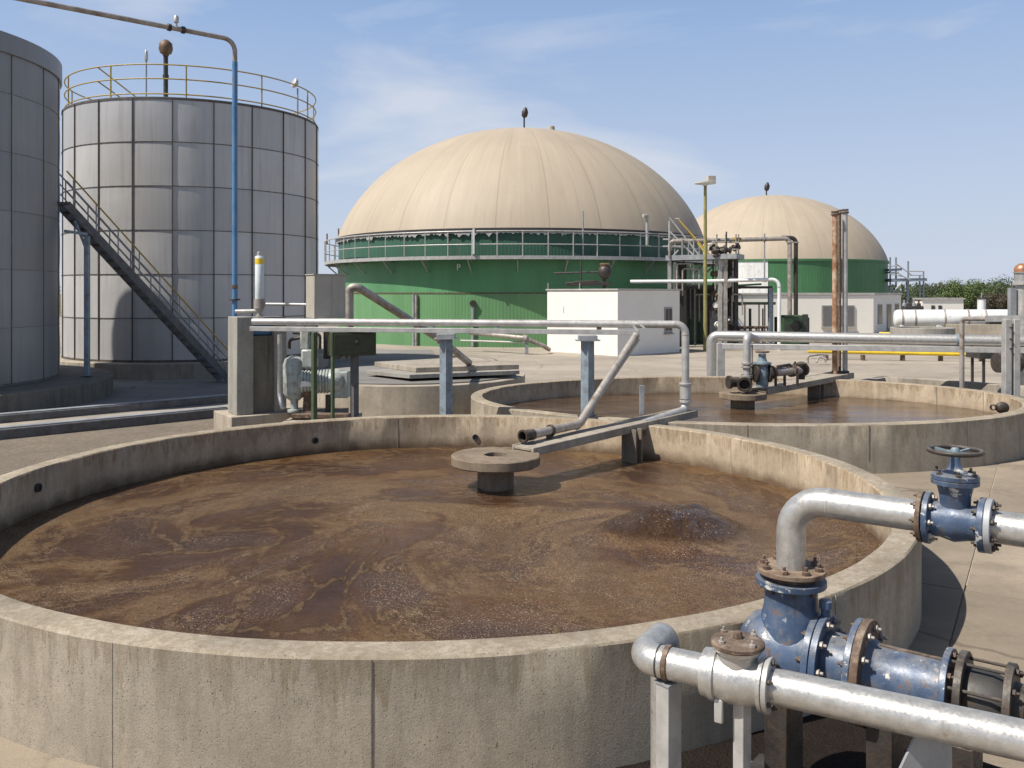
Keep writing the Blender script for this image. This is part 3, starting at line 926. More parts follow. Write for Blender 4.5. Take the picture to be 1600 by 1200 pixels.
t = thing('bridge_channel', 'concrete bridge in the second tank, from its valve pillar towards the rusty upright pipes', 'bridge', (8, 25, 1))
pA = Vector((H2.x + .45, H2.y + .30, .95)); pC = Vector((10.35, 27.3, 1.09))
ux = (pC - pA).normalized(); uy = Vector((-ux.y, ux.x, 0)).normalized()
MB().bar(pA, pC, .6, .06).build('deck', M['concrete_old'], t, bev=.008)
for s_ in (-1, 1):
    MB().bar(pA + uy * .33 * s_ + Vector((0, 0, -.04)), pC + uy * .33 * s_ + Vector((0, 0, -.04)), .06, .17).build('side_beam', M['concrete_old'], t, bev=.012)
for k in (.6, .85):
    p = pA + (pC - pA) * .62 + ux * (k - .7)
    MB().box(Vector((p.x, p.y, .70)) - uy * .1, (.06, .4, .5), rz=math.atan2(ux.y, ux.x)).build('bracket', M['bridge'], t, bev=.006)

def roughen(o, amp, freq):
    for v in o.data.vertices:
        v.co += Vector((noise.noise(v.co * freq), noise.noise(v.co * freq + Vector((9, 0, 0))), noise.noise(v.co * freq + Vector((0, 9, 0))))) * amp
for o in [x for x in COL.objects if x.parent and x.parent.name.startswith('inlet_pillar') and x.name.split('.')[0] in ('disc', 'column')]:
    roughen(o, .011, 7.0)

def flange(m, c, ax, r, th=.04, seg=28):
    m.lathe(Vector(c) - Vector(ax).normalized() * th / 2, ax, [(0, r - .006), (.006, r), (th - .006, r), (th, r - .006)], seg)
    return m

# sludge feed pipe with its open mouth over the foreground pillar
t = thing('feed_pipe', 'grey feed pipe slanting down to an open mouth above the mushroom pillar', 'pipe', (.6, 16, 1))
end = W(816, 682, 15.15); k1 = W(905, 663, 16.3); k2 = W(994, 524, 18.15)
u0 = (end - k1).normalized()
MB().pipe([end - u0 * .25, k1, k2], .078, .25).build('pipe', M['galv_dull'], t)
m = MB(); m.lathe(end - u0 * .25, u0, [(-.02, .098), (.1, .098), (.10, .09), (.19, .09), (.19, .115), (.25, .115), (.25, .085), (.06, .085)], 24, cap=False)
m.build('mouth', M['cast_dark'], t)
MB().lathe(end - u0 * .25, u0, [(.09, .085), (.095, .085)], 20).build('bore', M['black'], t)
m = MB(); flange(m, k1 + (end - k1) * .52, u0, .108, .05); m.build('clamp', M['cast_dark'], t)
m = MB().box(k1 + (end - k1) * .55 - Vector((0, 0, .16)), (.10, .12, .16)); m.build('saddle', M['cast_dark'], t)
MB().bar(W(998, 530, 18.2), W(901, 672, 16.5), .05, .05).build('brace', M['galv'], t)

# long overhead pipe on posts
t = thing('overhead_pipe', 'long horizontal grey pipe on posts, bending down at its right end to the tank bridge', 'pipe', (-1, 19, 2.9))
pl = W(395, 502.5, 20.1); pr = W(1071, 507, 18.45)
dn = W(1071, 640, 18.45); ft = W(1005, 662, 17.3)
MB().pipe([pl, pr, dn, ft], .080, [.2, .16], seg=18).build('pipe', M['galv'], t)
m = MB(); flange(m, W(1071, 612, 18.45), (0, 0, 1), .118, .30); flange(m, W(1071, 600, 18.45), (0, 0, 1), .135, .05); flange(m, W(1071, 627, 18.45), (0, 0, 1), .128, .05)
m.build('coupling', M['galv'], t)
m = MB()
for x, z_ in ((1054, 18.49),):
    flange(m, W(x, 506.9, z_), pr - pl, .084, .03)
flange(m, W(1071, 523, 18.45), (0, 0, 1), .084, .03)
m.build('weld_band', M['galv_dull'], t)
for px in (690, 791, 945):
    f = (px - 395) / (1071 - 395)
    p = pl.lerp(pr, f) - Vector((0, 0, .10))
    MB().box(p, (.10, .10, .09)).build('saddle', M['rust'] if px == 945 else M['steel_grey'], t, bev=.005)

# support beam under the pipe
t = thing('support_beam', 'thin rusty galvanised channel beam running under the long overhead pipe', 'beam', (-1, 19, 2.7))
bl = W(392, 513.5, 20.1); br = W(999, 519.5, 18.55)
MB().bar(bl, br, .16, .105).build('beam', M['galv'], t, bev=.006)
MB().bar(br + Vector((-.02, -.02, .02)), W(985, 503, 18.6), .03, .05).bar(W(1008, 513, 18.5), W(992, 500, 18.6), .03, .04).build('end_brace', M['galv'], t)

def hpost(label, px, d, ztop, zbase, w_, mat, group, cap=True):
    p = W(px, 500, d); x, y = p.x, p.y
    t = thing('support_post', label, 'post', (x, y, zbase), group)
    m = MB(); h = ztop - zbase
    m.box((x, y, zbase + h / 2), (w_ * .70, w_ * .70, h), rz=R(47))
    m.build('shaft', mat, t, bev=.004)
    MB().box((x, y, zbase + .01), (w_ * 1.35, w_ * 1.35, .02)).build('base_plate', M['steel_dark'], t)
    if cap:
        MB().box((x, y, ztop + .068), (w_ * 1.35, w_ * 1.2, .094)).build('head', M['steel_grey'], t, bev=.006)
        MB().box((x, y, ztop + .011), (w_ * 1.75, w_ * 1.35, .020)).build('cap_plate', M['steel_grey'], t)
    return t
hpost('tall blue grey steel post under the overhead pipe, standing just left of the second tank', 697, 19.05, 2.60, 0, .29, M['steel_blue'], 'steel posts under the overhead pipe')
hpost('tall grey steel post under the overhead pipe, standing where the two tank rims meet', 918, 18.32, 2.60, 1.0, .29, M['steel_blue'], 'steel posts under the overhead pipe')
hpost('dark blue post under the olive cabinet, behind the foreground tank', 554, 19.9, 2.30, 0, .20, M['steel_mid_kerb_shade'], 'steel posts under the overhead pipe', cap=False)
def gpost(label, px, d, w_):
    p = W(px, 500, d)
    t = thing('green_post', label, 'post', (p.x, p.y, 0), 'green posts in front of the compressor')
    MB().box((p.x, p.y, 1.36), (w_ * .74, w_ * .6, 2.72), rz=R(52)).build('shaft', M['green_post'], t, bev=.008)
    MB().box((p.x, p.y, .71), (w_ * 1.6, w_ * 1.5, .02)).build('foot_plate', M['steel_dark'], t)
gpost('thicker dark green post in front of the compressor', 491, 19.6, .15)
gpost('thinner green post between the compressor and olive cabinet', 520, 19.5, .10)

# ------------------------------------------------------------------ concrete pier with plinth and pump group
PL = thing('concrete_plinth', 'low concrete plinth behind the foreground tank, under pier and compressor', 'plinth', W(415, 660, 20.8))
def frame2(px, d, deg):
    o = W(px, 500, d); a = R(deg)
    return Vector((o.x, o.y)), Vector((math.cos(a), math.sin(a))), Vector((-math.sin(a), math.cos(a)))
def lbox(m, fr, s0, s1, q0, q1, z0, z1):
    o, u, v = fr
    c = o + u * ((s0 + s1) / 2) + v * ((q0 + q1) / 2)
    return m.box((c.x, c.y, (z0 + z1) / 2), (s1 - s0, q1 - q0, z1 - z0), rz=math.atan2(u.y, u.x))
def bx(m, px0, px1, y0, y1, z0, z1):
    a = W(px0, 500, y0).x; b = W(px1, 500, y0).x
    return m.box(((a + b) / 2, (y0 + y1) / 2, (z0 + z1) / 2), (b - a, y1 - y0, z1 - z0))
fp_ = frame2(370, 20.6, 35)
m = lbox(MB(), fp_, -.18, 1.65, -.16, 1.25, 0, .71)
m.build('block', M['concrete'], PL, bev=.02)
m = MB().prism([W(440, 600, 19.95)[:2], W(560, 600, 19.5)[:2], W(566, 600, 21.6)[:2], W(470, 600, 21.6)[:2]], 0, .66)
m.build('step', M['concrete'], PL, bev=.02)
t = thing('concrete_pier', 'tall square edged concrete pier with a recessed dark panel, on the plinth', 'pier', W(400, 645, 21.2))
zt = 3.6 - (495 - 458) * 20.8 / F
m = lbox(MB(), fp_, 0, .40, 0, .69, .71, zt); m.build('column', M['concrete_grey'], t, bev=.015)
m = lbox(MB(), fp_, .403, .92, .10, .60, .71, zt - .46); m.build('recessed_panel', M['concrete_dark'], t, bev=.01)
m = lbox(MB(), fp_, .923, 1.215, 0, .69, .71, zt - .16); m.build('side_post', M['concrete_grey'], t, bev=.015)
m = lbox(MB(), fp_, .403, 1.215, .06, .69, zt - .155, zt - .01); m.build('lintel', M['concrete_grey'], t, bev=.015)
m = lbox(MB(), fp_, .41, .90, .2, .58, zt - .45, zt - .17); m.build('blue_motor', M['blue_pole'], t, bev=.02)
t = thing('down_pipe', 'short bright down pipe on the front of the concrete pier', 'pipe', W(438, 640, 20.3))
MB().pipe([W(437, 523, 20.35), W(437, 618, 20.35), W(442, 638, 20.2)], .055, .3).build('pipe', M['galv_bright'], t)

# pale pod on valve
pp = W(405.5, 470, 21.1)
t = thing('filter_pod', 'pale upright canister with yellow band standing on the concrete pier', 'canister', (pp.x, pp.y, zt))
zb = W(405.5, 467, 21.1).z; ztp = W(405.5, 400, 21.1).z
MB().lathe((pp.x, pp.y, zb), (0, 0, 1), [(0, .10), (.02, .105), (ztp - zb - .02, .105), (ztp - zb, .09)], 24).build('canister', M['white_pod'], t)
MB().lathe((pp.x, pp.y, ztp - .20), (0, 0, 1), [(0, .1065), (.14, .1065)], 24).build('yellow_band', M['yellow_pipe'], t)
MB().lathe((pp.x, pp.y, ztp), (0, 0, 1), [(0, .06), (.09, .06), (.10, .05)], 16).build('cap', M['galv'], t)
MB().lathe((pp.x, pp.y, zt), (0, 0, 1), [(0, .09), (.03, .09), (.035, .06), (.12, .06), (.14, .10), (.19, .10), (.195, .13), (zb - zt, .13)], 18).build('valve_body', M['galv_dull'], t)
MB().pipe([W(368, 488, 21.1) + Vector((0, 0, .02)), W(405, 486, 21.1)], .05, .1).build('feed_elbow', M['galv'], t)
MB().tube([W(412, 475, 21.1), W(480, 476, 20.6)], .035, 10).build('side_pipe', M['galv'], t)

# blue pole and overhead line
t = thing('blue_riser_pipe', 'tall blue upright pipe curving into a grey overhead line to the upper left', 'pipe', W(367, 490, 21.4))
bx_ = W(367, 490, 21.4)
topz = 9.80
seg1 = [(bx_.x, bx_.y, zt - .1), (bx_.x, bx_.y, W(367, 97, 21.4).z)]
MB().tube(seg1, .066, 16).build('riser', M['blue_pole'], t)
d3 = Vector((-10.46 - bx_.x, 18.3 - bx_.y, 0)).normalized()
pe = Vector((bx_.x, bx_.y, topz)) + d3 * 12
MB().pipe([(bx_.x, bx_.y, W(367, 99, 21.4).z), (bx_.x, bx_.y, topz), pe, (pe.x, pe.y, 0)], .058, .45, seg=14).build('overhead_line', M['galv_dull'], t)
vp = Vector((bx_.x, bx_.y, topz)) + d3 * 1.42
for s_ in (-.16, .16):
    m = MB(); flange(m, vp + d3 * s_, d3, .085, .08, 16); m.build('tee_collar', M['cast_dark'], t)
MB().lathe(vp, (0, 0, 1), [(0, .03), (.14, .03), (.15, .055), (.27, .06), (.31, .03)], 14).build('air_vent', M['galv'], t)
m = MB(); flange(m, W(367, 468, 21.4), (0, 0, 1), .13, .04, 18); m.build('flange', M['cast_dark'], t)
m = MB(); flange(m, W(367, 448, 21.4), (0, 0, 1), .075, .09, 18); m.build('rust_band', M['rust'], t)

# cabinets
t = thing('cream_cabinet', 'cream sheet metal cabinet on top of the support beam, rust streaked', 'cabinet', W(510, 498, 19.9))
fcab = frame2(491, 19.8, 30)
z0, z1 = W(510, 498, 19.6).z, W(510, 429, 19.6).z
lbox(MB(), fcab, 0, .74, 0, .645, z0, z1).build('body', M['cabinet'], t, bev=.008)
lbox(MB(), fcab, -.02, .76, -.02, .665, z1 + .001, z1 + .022).build('lid', M['cabinet'], t)
t = thing('olive_cabinet', 'dark olive control box hanging under the support beam', 'cabinet', W(548, 537, 19.5))
fob = frame2(518, 19.45, 24)
zo0, zo1 = W(548, 557, 19.5).z, W(548, 519, 19.5).z
lbox(MB(), fob, 0, 1.02, 0, .42, zo0, zo1).build('body', M['olive_box'], t, bev=.015)
lbox(MB(), fob, .06, .96, -.02, -.001, zo0 + .05, zo1 - .05).build('door', M['olive_box'], t, bev=.005)
o_, u_, v_ = fob
c = o_ + u_ * .58 - v_ * .02
MB().lathe((c.x, c.y, (zo0 + zo1) / 2 + .03), (-v_.x, -v_.y, 0), [(0, .06), (.02, .06), (.03, .04)], 16).build('dial', M['steel_dark'], t)

# compressor
base = W(497, 645, 20.7)
t = thing('compressor', 'pale grey compressor unit with ribbed motor, behind the green posts', 'compressor', (base.x, base.y, .70))
d = 20.7
MB().lathe(W(460, 630, d), (0, 0, 1), [(-.2, .16), (-.15, .16), (-.14, .09), (.05, .09), (.14, .20), (.25, .26), (.9, .27), (1.05, .22), (1.12, .1)], 24).build('receiver', M['machine'], t)
m = MB(); ax = Vector((1, .12, 0)).normalized()
o = W(466, 596, d - .1)
prof = [(0, .12), (.02, .20)]
for k in range(9):
    prof += [(.10 + k * .07, .29), (.135 + k * .07, .29), (.136 + k * .07, .265), (.17 + k * .07, .265)]
prof += [(.80, .30), (.95, .29), (1.06, .22), (1.10, .12)]
m.lathe(o, ax, prof, 28); m.build('motor', M['machine'], t)
MB().lathe(W(482, 628, d - .05), (0, 0, 1), [(-.25, .22), (-.22, .22), (-.2, .14), (.1, .12), (.25, .2)], 18).build('foot', M['rust'], t)
MB().lathe(W(515, 630, d), (0, 0, 1), [(-.25, .16), (-.2, .16), (-.2, .1), (.2, .1)], 14).build('foot', M['cast_dark'], t)
m = MB(); m.box(W(484, 560, d), (.34, .4, .45)); m.build('gear_case', M['machine'], t, bev=.05)
m = MB(); m.box(W(478, 530, d), (.22, .3, .5)); m.build('intake_head', M['machine'], t, bev=.04)
MB().pipe([W(452, 545, d), W(452, 531, d), W(472, 527, d), W(480, 540, d)], .04, .1).pipe([W(458, 520, d), W(500, 522, d), W(500, 545, d)], .035, .08).build('hose', M['cast_dark'], t)
m = MB(); m.box(W(482, 600, d - .42), (.34, .02, .12)); m.build('name_plate', M['steel_grey'], t)
m = MB().prism([W(455, 600, 20.2)[:2], W(545, 600, 20.2)[:2], W(545, 600, 21.4)[:2], W(455, 600, 21.4)[:2]], .70, .80)
m.build('bed_plate', M['rust'], t, bev=.01)
MB().box(W(533, 600, d + .1), (.42, .5, .62)).build('cooler', M['machine'], t, bev=.03)
m = MB(); bx(m, 505, 530, 21.2, 21.9, 2.0, 2.75); m.build('filter_box', M['steel_dark'], t, bev=.02)

# big grey slanting pipe behind
t = thing('slanting_pipe', 'thick grey pipe rising beside the cream cabinet and slanting down to the lidded tank', 'pipe', W(548, 540, 21.5))
MB().pipe([W(546, 560, 21.6), W(546, 449, 21.6), W(560, 449, 21.6), W(690, 532, 24.5), W(733, 567, 26.6)], .105, .22, seg=16).build('pipe', M['galv_dull'], t)
m = MB(); flange(m, W(688, 530.5, 24.45), W(733, 567, 26.6) - W(560, 449, 21.6), .13, .08); m.build('flange', M['galv_dull'], t)

# ------------------------------------------------------------------ silos
def silo(label, cx, cy, r, rs, zslab, ztop, nseg, rows, mat, a_off, lip):
    k1_ = .28 if lip else .52
    t = thing('silo', label, 'silo', (cx, cy, 0), 'panelled steel silos')
    MB().lathe((cx, cy, 0), (0, 0, 1), [(0, rs), (zslab - .04, rs), (zslab, rs - .04)], 96).build('foundation', M['concrete_dark'] if lip else M['concrete_old'], t)
    m = MB()
    rnd = random.Random(int(cx * 10))
    sub = 6
    for i in range(nseg):
        for k in range(rows):
            m.a = rnd.random()
            z0 = zslab + .002 + (ztop - zslab) * k / rows; z1 = zslab + .002 + (ztop - zslab) * (k + 1) / rows
            vs = []
            for s_ in range(sub + 1):
                a = a_off + 2 * PI * (i + s_ / sub) / nseg
                for q in range(4):
                    zq = z0 + (z1 - z0) * q / 3
                    bul = .022 * math.sin(PI * s_ / sub) * math.sin(PI * (q / 3)) if True else 0
                    vs.append((cx + (r + bul) * math.cos(a), cy + (r + bul) * math.sin(a), zq))
            fs = [(s_ * 4 + q, (s_ + 1) * 4 + q, (s_ + 1) * 4 + q + 1, s_ * 4 + q + 1) for s_ in range(sub) for q in range(3)]
            m.add(vs, fs)
    m.build('shell', mat, t, ang=60)
    m = MB()
    for i in range(nseg):
        a = a_off + 2 * PI * i / nseg
        m.box((cx + (r + (.02 if not lip else 0)) * math.cos(a), cy + (r + (.02 if not lip else 0)) * math.sin(a), (zslab + ztop) / 2), (.05, .075 * k1_, ztop - zslab - .01), rz=a)
    for k in range(rows + 1):
        z = zslab + (ztop - zslab) * k / rows
        if k == 0: z += .05
        if k == rows: z -= .04
        h = .055 * k1_ if 0 < k < rows else .09
        pr_ = r + .048 * k1_
        m.lathe((cx, cy, z - h / 2), (0, 0, 1), [(0, r - .02), (0, pr_), (h, pr_), (h, r - .02)], 110, cap=False)
    m.build('seam_flange', M['seam_dull' if lip else 'seam'], t)
    MB().lathe((cx, cy, ztop - .02), (0, 0, 1), [(0, r + .01), (.05, r + .01), (.5, .4), (.52, .01)], 96, cap=False).build('roof', M['steel_grey'], t)
    return t
S1 = (-21.44, 28.76); S2 = (-15.45, 42.7)
s1 = silo('weathered steel silo with shade-darkened panels cropped by the left edge', S1[0], S1[1], 5.81, 7.56, .67, 11.7, 22, 6, M['silo_shaded'], R(4), True)
MB().lathe((S1[0], S1[1], 11.1), (0, 0, 1), [(0, 5.82), (.0, 5.90), (.62, 5.90), (.64, 5.82)], 96, cap=False).build('top_band', M['silo_shaded'], s1)
s2 = silo('pale panelled steel silo with a yellow railing on top', S2[0], S2[1], 5.83, 6.35, .67, 11.87, 22, 6, M['silo'], R(2.5), False)
zr = 11.87
for i in range(22):
    a = R(-90 + 16 + i * 360 / 22)
    p = (S2[0] + 5.72 * math.cos(a), S2[1] + 5.72 * math.sin(a))
    if i % 2 == 0:
        MB().tube([(p[0], p[1], zr - .1), (p[0], p[1], zr + 1.42)], .035, 8).build('railing_post', M['yellow'], s2)
for h in (1.42, .82, .18):
    MB().arc(S2, 5.72, zr + h, .03, n=96).build('railing_bar', M['yellow'], s2)
a = R(-90 - 24)
for sgn in (1,):
    p0 = Vector((S2[0] + 5.72 * math.cos(a), S2[1] + 5.72 * math.sin(a), zr + 1.42)); a2 = R(-90 - 8)
    p1 = Vector((S2[0] + 5.2 * math.cos(a2), S2[1] + 4.6 * math.sin(a2), zr + .1))
    MB().tube([p0, p1], .03, 8).tube([p0 - Vector((0, 0, .6)), p1 - Vector((.7, 0, 0))], .03, 8).build('railing_brace', M['yellow'], s2)
def roof_item(name, label, cat, px, ytop, d, rlist, mat, group=None):
    p = W(px, ytop, d)
    t = thing(name, label, cat, (p.x, p.y, zr), group)
    return t, p
# breather bulb
p = W(259, 100, 38.6)
t = thing('breather_vent', 'brown bulb shaped breather on a pole, on the pale silo roof', 'vent', (p.x, p.y, zr))
MB().tube([(p.x, p.y, zr), (p.x, p.y, W(259, 84, 38.6).z)], .10, 12).build('pole', M['steel_dark'], t)
z0 = W(259, 84, 38.6).z
MB().lathe((p.x, p.y, z0 - .1), (0, 0, 1), [(0, .12), (.1, .16), (.12, .24), (.3, .30), (.55, .27), (.68, .14), (.72, .06)], 18).build('bulb', M['bulb'], t)
MB().lathe((p.x, p.y, W(259, 122, 38.6).z), (0, 0, 1), [(0, .13), (.14, .13)], 12).build('collar', M['cast_dark'], t)
p = W(228.5, 100, 37.5)
t = thing('vent_pipe', 'thin pale tipped vent pipe on the pale silo, left of the brown breather', 'vent', (p.x, p.y, zr))
MB().tube([(p.x, p.y, zr), (p.x, p.y, W(228, 92, 37.5).z)], .035, 8).build('pole', M['steel_grey'], t)
MB().lathe((p.x, p.y, W(228, 95, 37.5).z), (0, 0, 1), [(0, .06), (.1, .08), (.40, .06), (.46, .03)], 12).build('tip', M['galv_bright'], t)
p = W(465, 150, 41.5)
t = thing('floodlight', 'small floodlight on a thin pole at the right rim of the pale silo', 'lamp', (p.x, p.y, zr))
MB().tube([(p.x, p.y, zr - .2), (p.x, p.y, W(465, 138, 41.5).z)], .04, 8).build('pole', M['steel_grey'], t)
pt = W(462, 131, 41.5)
MB().lathe(pt, (-.6, -.5, .3), [(-.1, .10), (0, .22), (.12, .24), (.14, .2)], 14).build('lamp_head', M['galv'], t)

# stair along the left silo
t = thing('steel_staircase', 'steep grey steel stairway with yellow handrail down from the dark silo', 'staircase', (-13, 33, 0))
top = Vector((-15.75, 30.9, W(102, 318, 30.9).z)); bot = Vector((-11.35, 35.2, .05))
sd = (bot - top); sdh = Vector((sd.x, sd.y, 0)).normalized(); sn = Vector((-sdh.y, sdh.x, 0))
sn = -sn if sn.y < 0 else sn
off = sn * .85
for s_, mname in ((0, 'stringer'), (1, 'stringer')):
    MB().bar(top + off * s_, bot + off * s_, .05, .26).build(mname, M['steel_mid_kerb_shade'], t)
n = 24
for i in range(1, n):
    p = top.lerp(bot, i / n)
    MB().box(p + off * .5 + Vector((0, 0, .02)), (.26, .80, .03), rz=math.atan2(sdh.y, sdh.x)).build('tread', M['steel_dark'], t)
for s_ in (0, 1):
    up = Vector((0, 0, 1))
    MB().tube([top + off * s_ + up * 1.15, bot + off * s_ + up * 1.15], .03, 8).build('handrail', M['yellow' if s_ == 0 else 'steel_grey'], t)
    MB().tube([top + off * s_ + up * .8, bot + off * s_ + up * .8], .025, 8).build('mid_rail', M['steel_grey'], t)
    MB().tube([top + off * s_ + up * .45, bot + off * s_ + up * .45], .022, 8).build('low_rail', M['steel_grey'], t)
    for i in range(0, 8):
        p = top.lerp(bot, (i + .3) / 8) + off * s_
        MB().tube([p, p + up * 1.15], .025, 8).build('rail_post', M['steel_grey'], t)
lp = top + Vector((-.9, -.7, 0))
MB().box(top - sdh * .55 + off * .5 + Vector((0, 0, 0)), (1.2, 1.1, .08), rz=math.atan2(sdh.y, sdh.x)).build('landing', M['steel_dark'], t)
t = thing('stair_post', 'slim grey post with braces holding up the stairway, on the dark silo base', 'post', W(136, 580, 30.6))
p = W(136, 580, 30.6)
MB().box((p.x, p.y, (.67 + 5.6) / 2), (.16, .16, 5.6 - .67)).build('shaft', M['steel_blue'], t, bev=.01)
MB().bar(W(137, 395, 30.6), W(117, 345, 30.6), .07, .07).bar(W(137, 366, 30.6), W(100, 361, 30.2), .08, .10).build('brace', M['steel_blue'], t)
MB().box((p.x, p.y, .69), (.3, .3, .03)).build('foot_plate', M['steel_dark'], t)

# long kerbs at the left
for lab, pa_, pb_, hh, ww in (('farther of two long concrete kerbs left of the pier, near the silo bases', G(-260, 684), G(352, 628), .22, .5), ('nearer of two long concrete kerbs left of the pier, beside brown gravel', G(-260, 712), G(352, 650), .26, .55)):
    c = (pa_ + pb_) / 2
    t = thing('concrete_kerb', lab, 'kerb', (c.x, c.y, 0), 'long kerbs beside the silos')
    MB().bar(pa_ + Vector((0, 0, hh / 2)), pb_ + Vector((0, 0, hh / 2)), ww, hh).build('kerb', M['steel_mid_kerb_shade'], t, bev=.02)  # kerb colour darkened to stand for a shadow cast from outside the frame
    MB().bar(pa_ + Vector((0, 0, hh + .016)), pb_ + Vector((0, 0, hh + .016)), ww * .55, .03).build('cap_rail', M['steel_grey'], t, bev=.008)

# ------------------------------------------------------------------ digesters
def dome_profile(r, h, n=26):
    out = []
    rs = (r * r + h * h) / (2 * h)
    for i in range(n + 1):
        z = h * (1 - (1 - i / n) ** 1.6) if i < n else h
        el = r * math.sqrt(max(0, 1 - (z / h) ** 2))
        cp = math.sqrt(max(0, rs * rs - (z + rs - h) ** 2))
        out.append((z, max(.62 * cp + .38 * el, .02)))
    return out

def digester(label, cx, cy, r, zw, hd, near):
    t = thing('digester', label, 'digester', (cx, cy, 0), 'green digesters with beige domes')
    if near:
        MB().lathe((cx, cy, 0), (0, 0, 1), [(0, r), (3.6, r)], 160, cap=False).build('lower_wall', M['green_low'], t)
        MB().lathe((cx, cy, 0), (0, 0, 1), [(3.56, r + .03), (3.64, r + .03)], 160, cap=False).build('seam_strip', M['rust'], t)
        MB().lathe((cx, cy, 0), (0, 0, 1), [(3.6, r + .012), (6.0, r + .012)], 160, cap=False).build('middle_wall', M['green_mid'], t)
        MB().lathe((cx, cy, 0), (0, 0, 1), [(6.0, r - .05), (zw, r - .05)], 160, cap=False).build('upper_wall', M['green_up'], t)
    else:
        MB().lathe((cx, cy, 0), (0, 0, 1), [(0, r), (zw, r)], 120, cap=False).build('wall', M['green_far'], t)
    m = MB()
    prof = dome_profile(r + .05, hd)
    m.lathe((cx, cy, zw), (0, 0, 1), prof, 208, cap=False)
    m2 = m.build('dome_roof', M['dome'], t, ang=180)
    MB().lathe((cx, cy, zw - .26), (0, 0, 1), [(0, r + .07), (.0, r + .14), (.28, r + .14), (.30, r + .04)], 160, cap=False).build('edge_band', M['steel_dark'] if near else M['green_far'], t)
    return t
D1 = (.7, 72.7); DR = 14.9
dg = digester('larger nearer green digester with a railed walkway and beige dome', D1[0], D1[1], DR, 7.9, 9.14, True)
# foil strip of flashing under the band
m = MB()
rnd = random.Random(3)
a = R(180 + 8)
vs = []; fs = []
NN = 420
for i in range(NN + 1):
    aa = R(185) + R(170) * i / NN
    dr = .35 * abs(noise.fractal(Vector((i * .22, 0, 1)), .7, 2, 4)) + .04
    for z in (7.64, 7.64 - dr):
        rr = DR + .10 + .02 * rnd.random()
        vs.append((D1[0] + rr * math.cos(aa), D1[1] + rr * math.sin(aa), z))
fs = [(2 * i, 2 * i + 1, 2 * i + 3, 2 * i + 2) for i in range(NN)]
m.add(vs, fs); m.build('torn_flashing', M['galv'], dg)
zwk = 5.93; wr = DR + 1.02
MB().lathe((D1[0], D1[1], zwk - .08), (0, 0, 1), [(0, DR + .02), (0, wr - .02), (.07, wr - .02), (.08, DR + .02)], 160, cap=False).build('walkway', M['steel_dark'], dg)
MB().lathe((D1[0], D1[1], zwk - .12), (0, 0, 1), [(0, wr - .015), (0, wr + .025), (.24, wr + .025), (.24, wr - .015)], 160, cap=False).build('walkway_edge', M['galv'], dg)
nrail = 60
RH = 1.72
for h, rr in ((RH, .045), (RH * .5, .035)):
    MB().arc(D1, wr, zwk + h, rr, n=180, seg=8).build('railing_bar', M['galv'], dg)
for i in range(nrail):
    a = 2 * PI * i / nrail
    if math.sin(a) > .35:
        continue
    p = (D1[0] + wr * math.cos(a), D1[1] + wr * math.sin(a))
    MB().tube([(p[0], p[1], zwk), (p[0], p[1], zwk + RH)], .04, 6).build('railing_post', M['galv'], dg)
for i in range(30):
    a = 2 * PI * (i + .4) / 30
    if math.sin(a) > .3:
        continue
    ca, sa = math.cos(a), math.sin(a)
    p0 = Vector((D1[0] + (DR + .02) * ca, D1[1] + (DR + .02) * sa, zwk - .95)); p1 = Vector((D1[0] + (wr - .1) * ca, D1[1] + (wr - .1) * sa, zwk - .14))
    MB().bar(p0, p1, .07, .07).bar(Vector((p0.x, p0.y, zwk - .16)), p1, .08, .10).build('bracket', M['steel_grey'], dg)
# white inspection panel, drain pipes on the wall, small letter plate
def on_wall(px, py, extra=0.0, c=D1, r=DR):
    dx = (px - 800) / F
    A = dx * dx + 1; B = -2 * (dx * c[0] + c[1]); C_ = c[0] ** 2 + c[1] ** 2 - (r + extra) ** 2
    d = (-B - math.sqrt(B * B - 4 * A * C_)) / (2 * A)
    return W(px, py, d)
p0 = on_wall(740, 397, 1.13); p1 = on_wall(740, 357, 1.13)
MB().bar(p0, p1, .12, .26).build('gate_panel', M['white_tank'], dg)
for px, y0, y1, mt in ((650.5, 460, 541, 'galv_dull'), (646.5, 460, 541, 'steel_grey'), (739, 474, 541, 'steel_grey')):
    MB().tube([on_wall(px, y0, .12), on_wall(px, y1, .12)], .10, 10).build('wall_pipe', M[mt], dg)
MB().lathe(on_wall(739, 474, .12), (0, -1, 0), [(-.3, .22), (.15, .22)], 12).build('pipe_head', M['cast_dark'], dg)
fc = bpy.data.curves.new('letter', 'FONT'); fc.body = 'P'; fc.size = .58; fc.extrude = .01; fc.align_x = 'CENTER'
fo = bpy.data.objects.new('letter', fc); COL.objects.link(fo)
pw = on_wall(716.5, 422, .16)
me_ = bpy.data.meshes.new_from_object(fo.evaluated_get(bpy.context.evaluated_depsgraph_get()))
bpy.data.objects.remove(fo)
fo = bpy.data.objects.new('letter', me_); COL.objects.link(fo)
me_.materials.clear(); me_.materials.append(M['white_tank'])
fo.parent = dg; fo.location = pw - WLOC[dg.name]; fo.rotation_euler = (R(90), 0, R(-6))
# vents standing on the wall head
for px, yt, yb, rr, mt in ((911, 330, 402, .05, 'steel_grey'), (1011, 337, 383, .10, 'galv'), (529, 357, 372, .06, 'bulb'), (511, 365, 382, .06, 'bulb')):
    p = on_wall(px, yb, .9) if px > 540 else W(px, yb, 70)
    q = Vector((p.x, p.y, W(px, yt, p.y).z))
    MB().tube([p, q], rr, 8).build('vent_pipe', M[mt], dg)
MB().pipe([on_wall(1011, 339, .9), on_wall(1011, 337, .9), on_wall(1005, 337, .9)], .13, .1, 8).build('vent_pipe', M['galv'], dg)

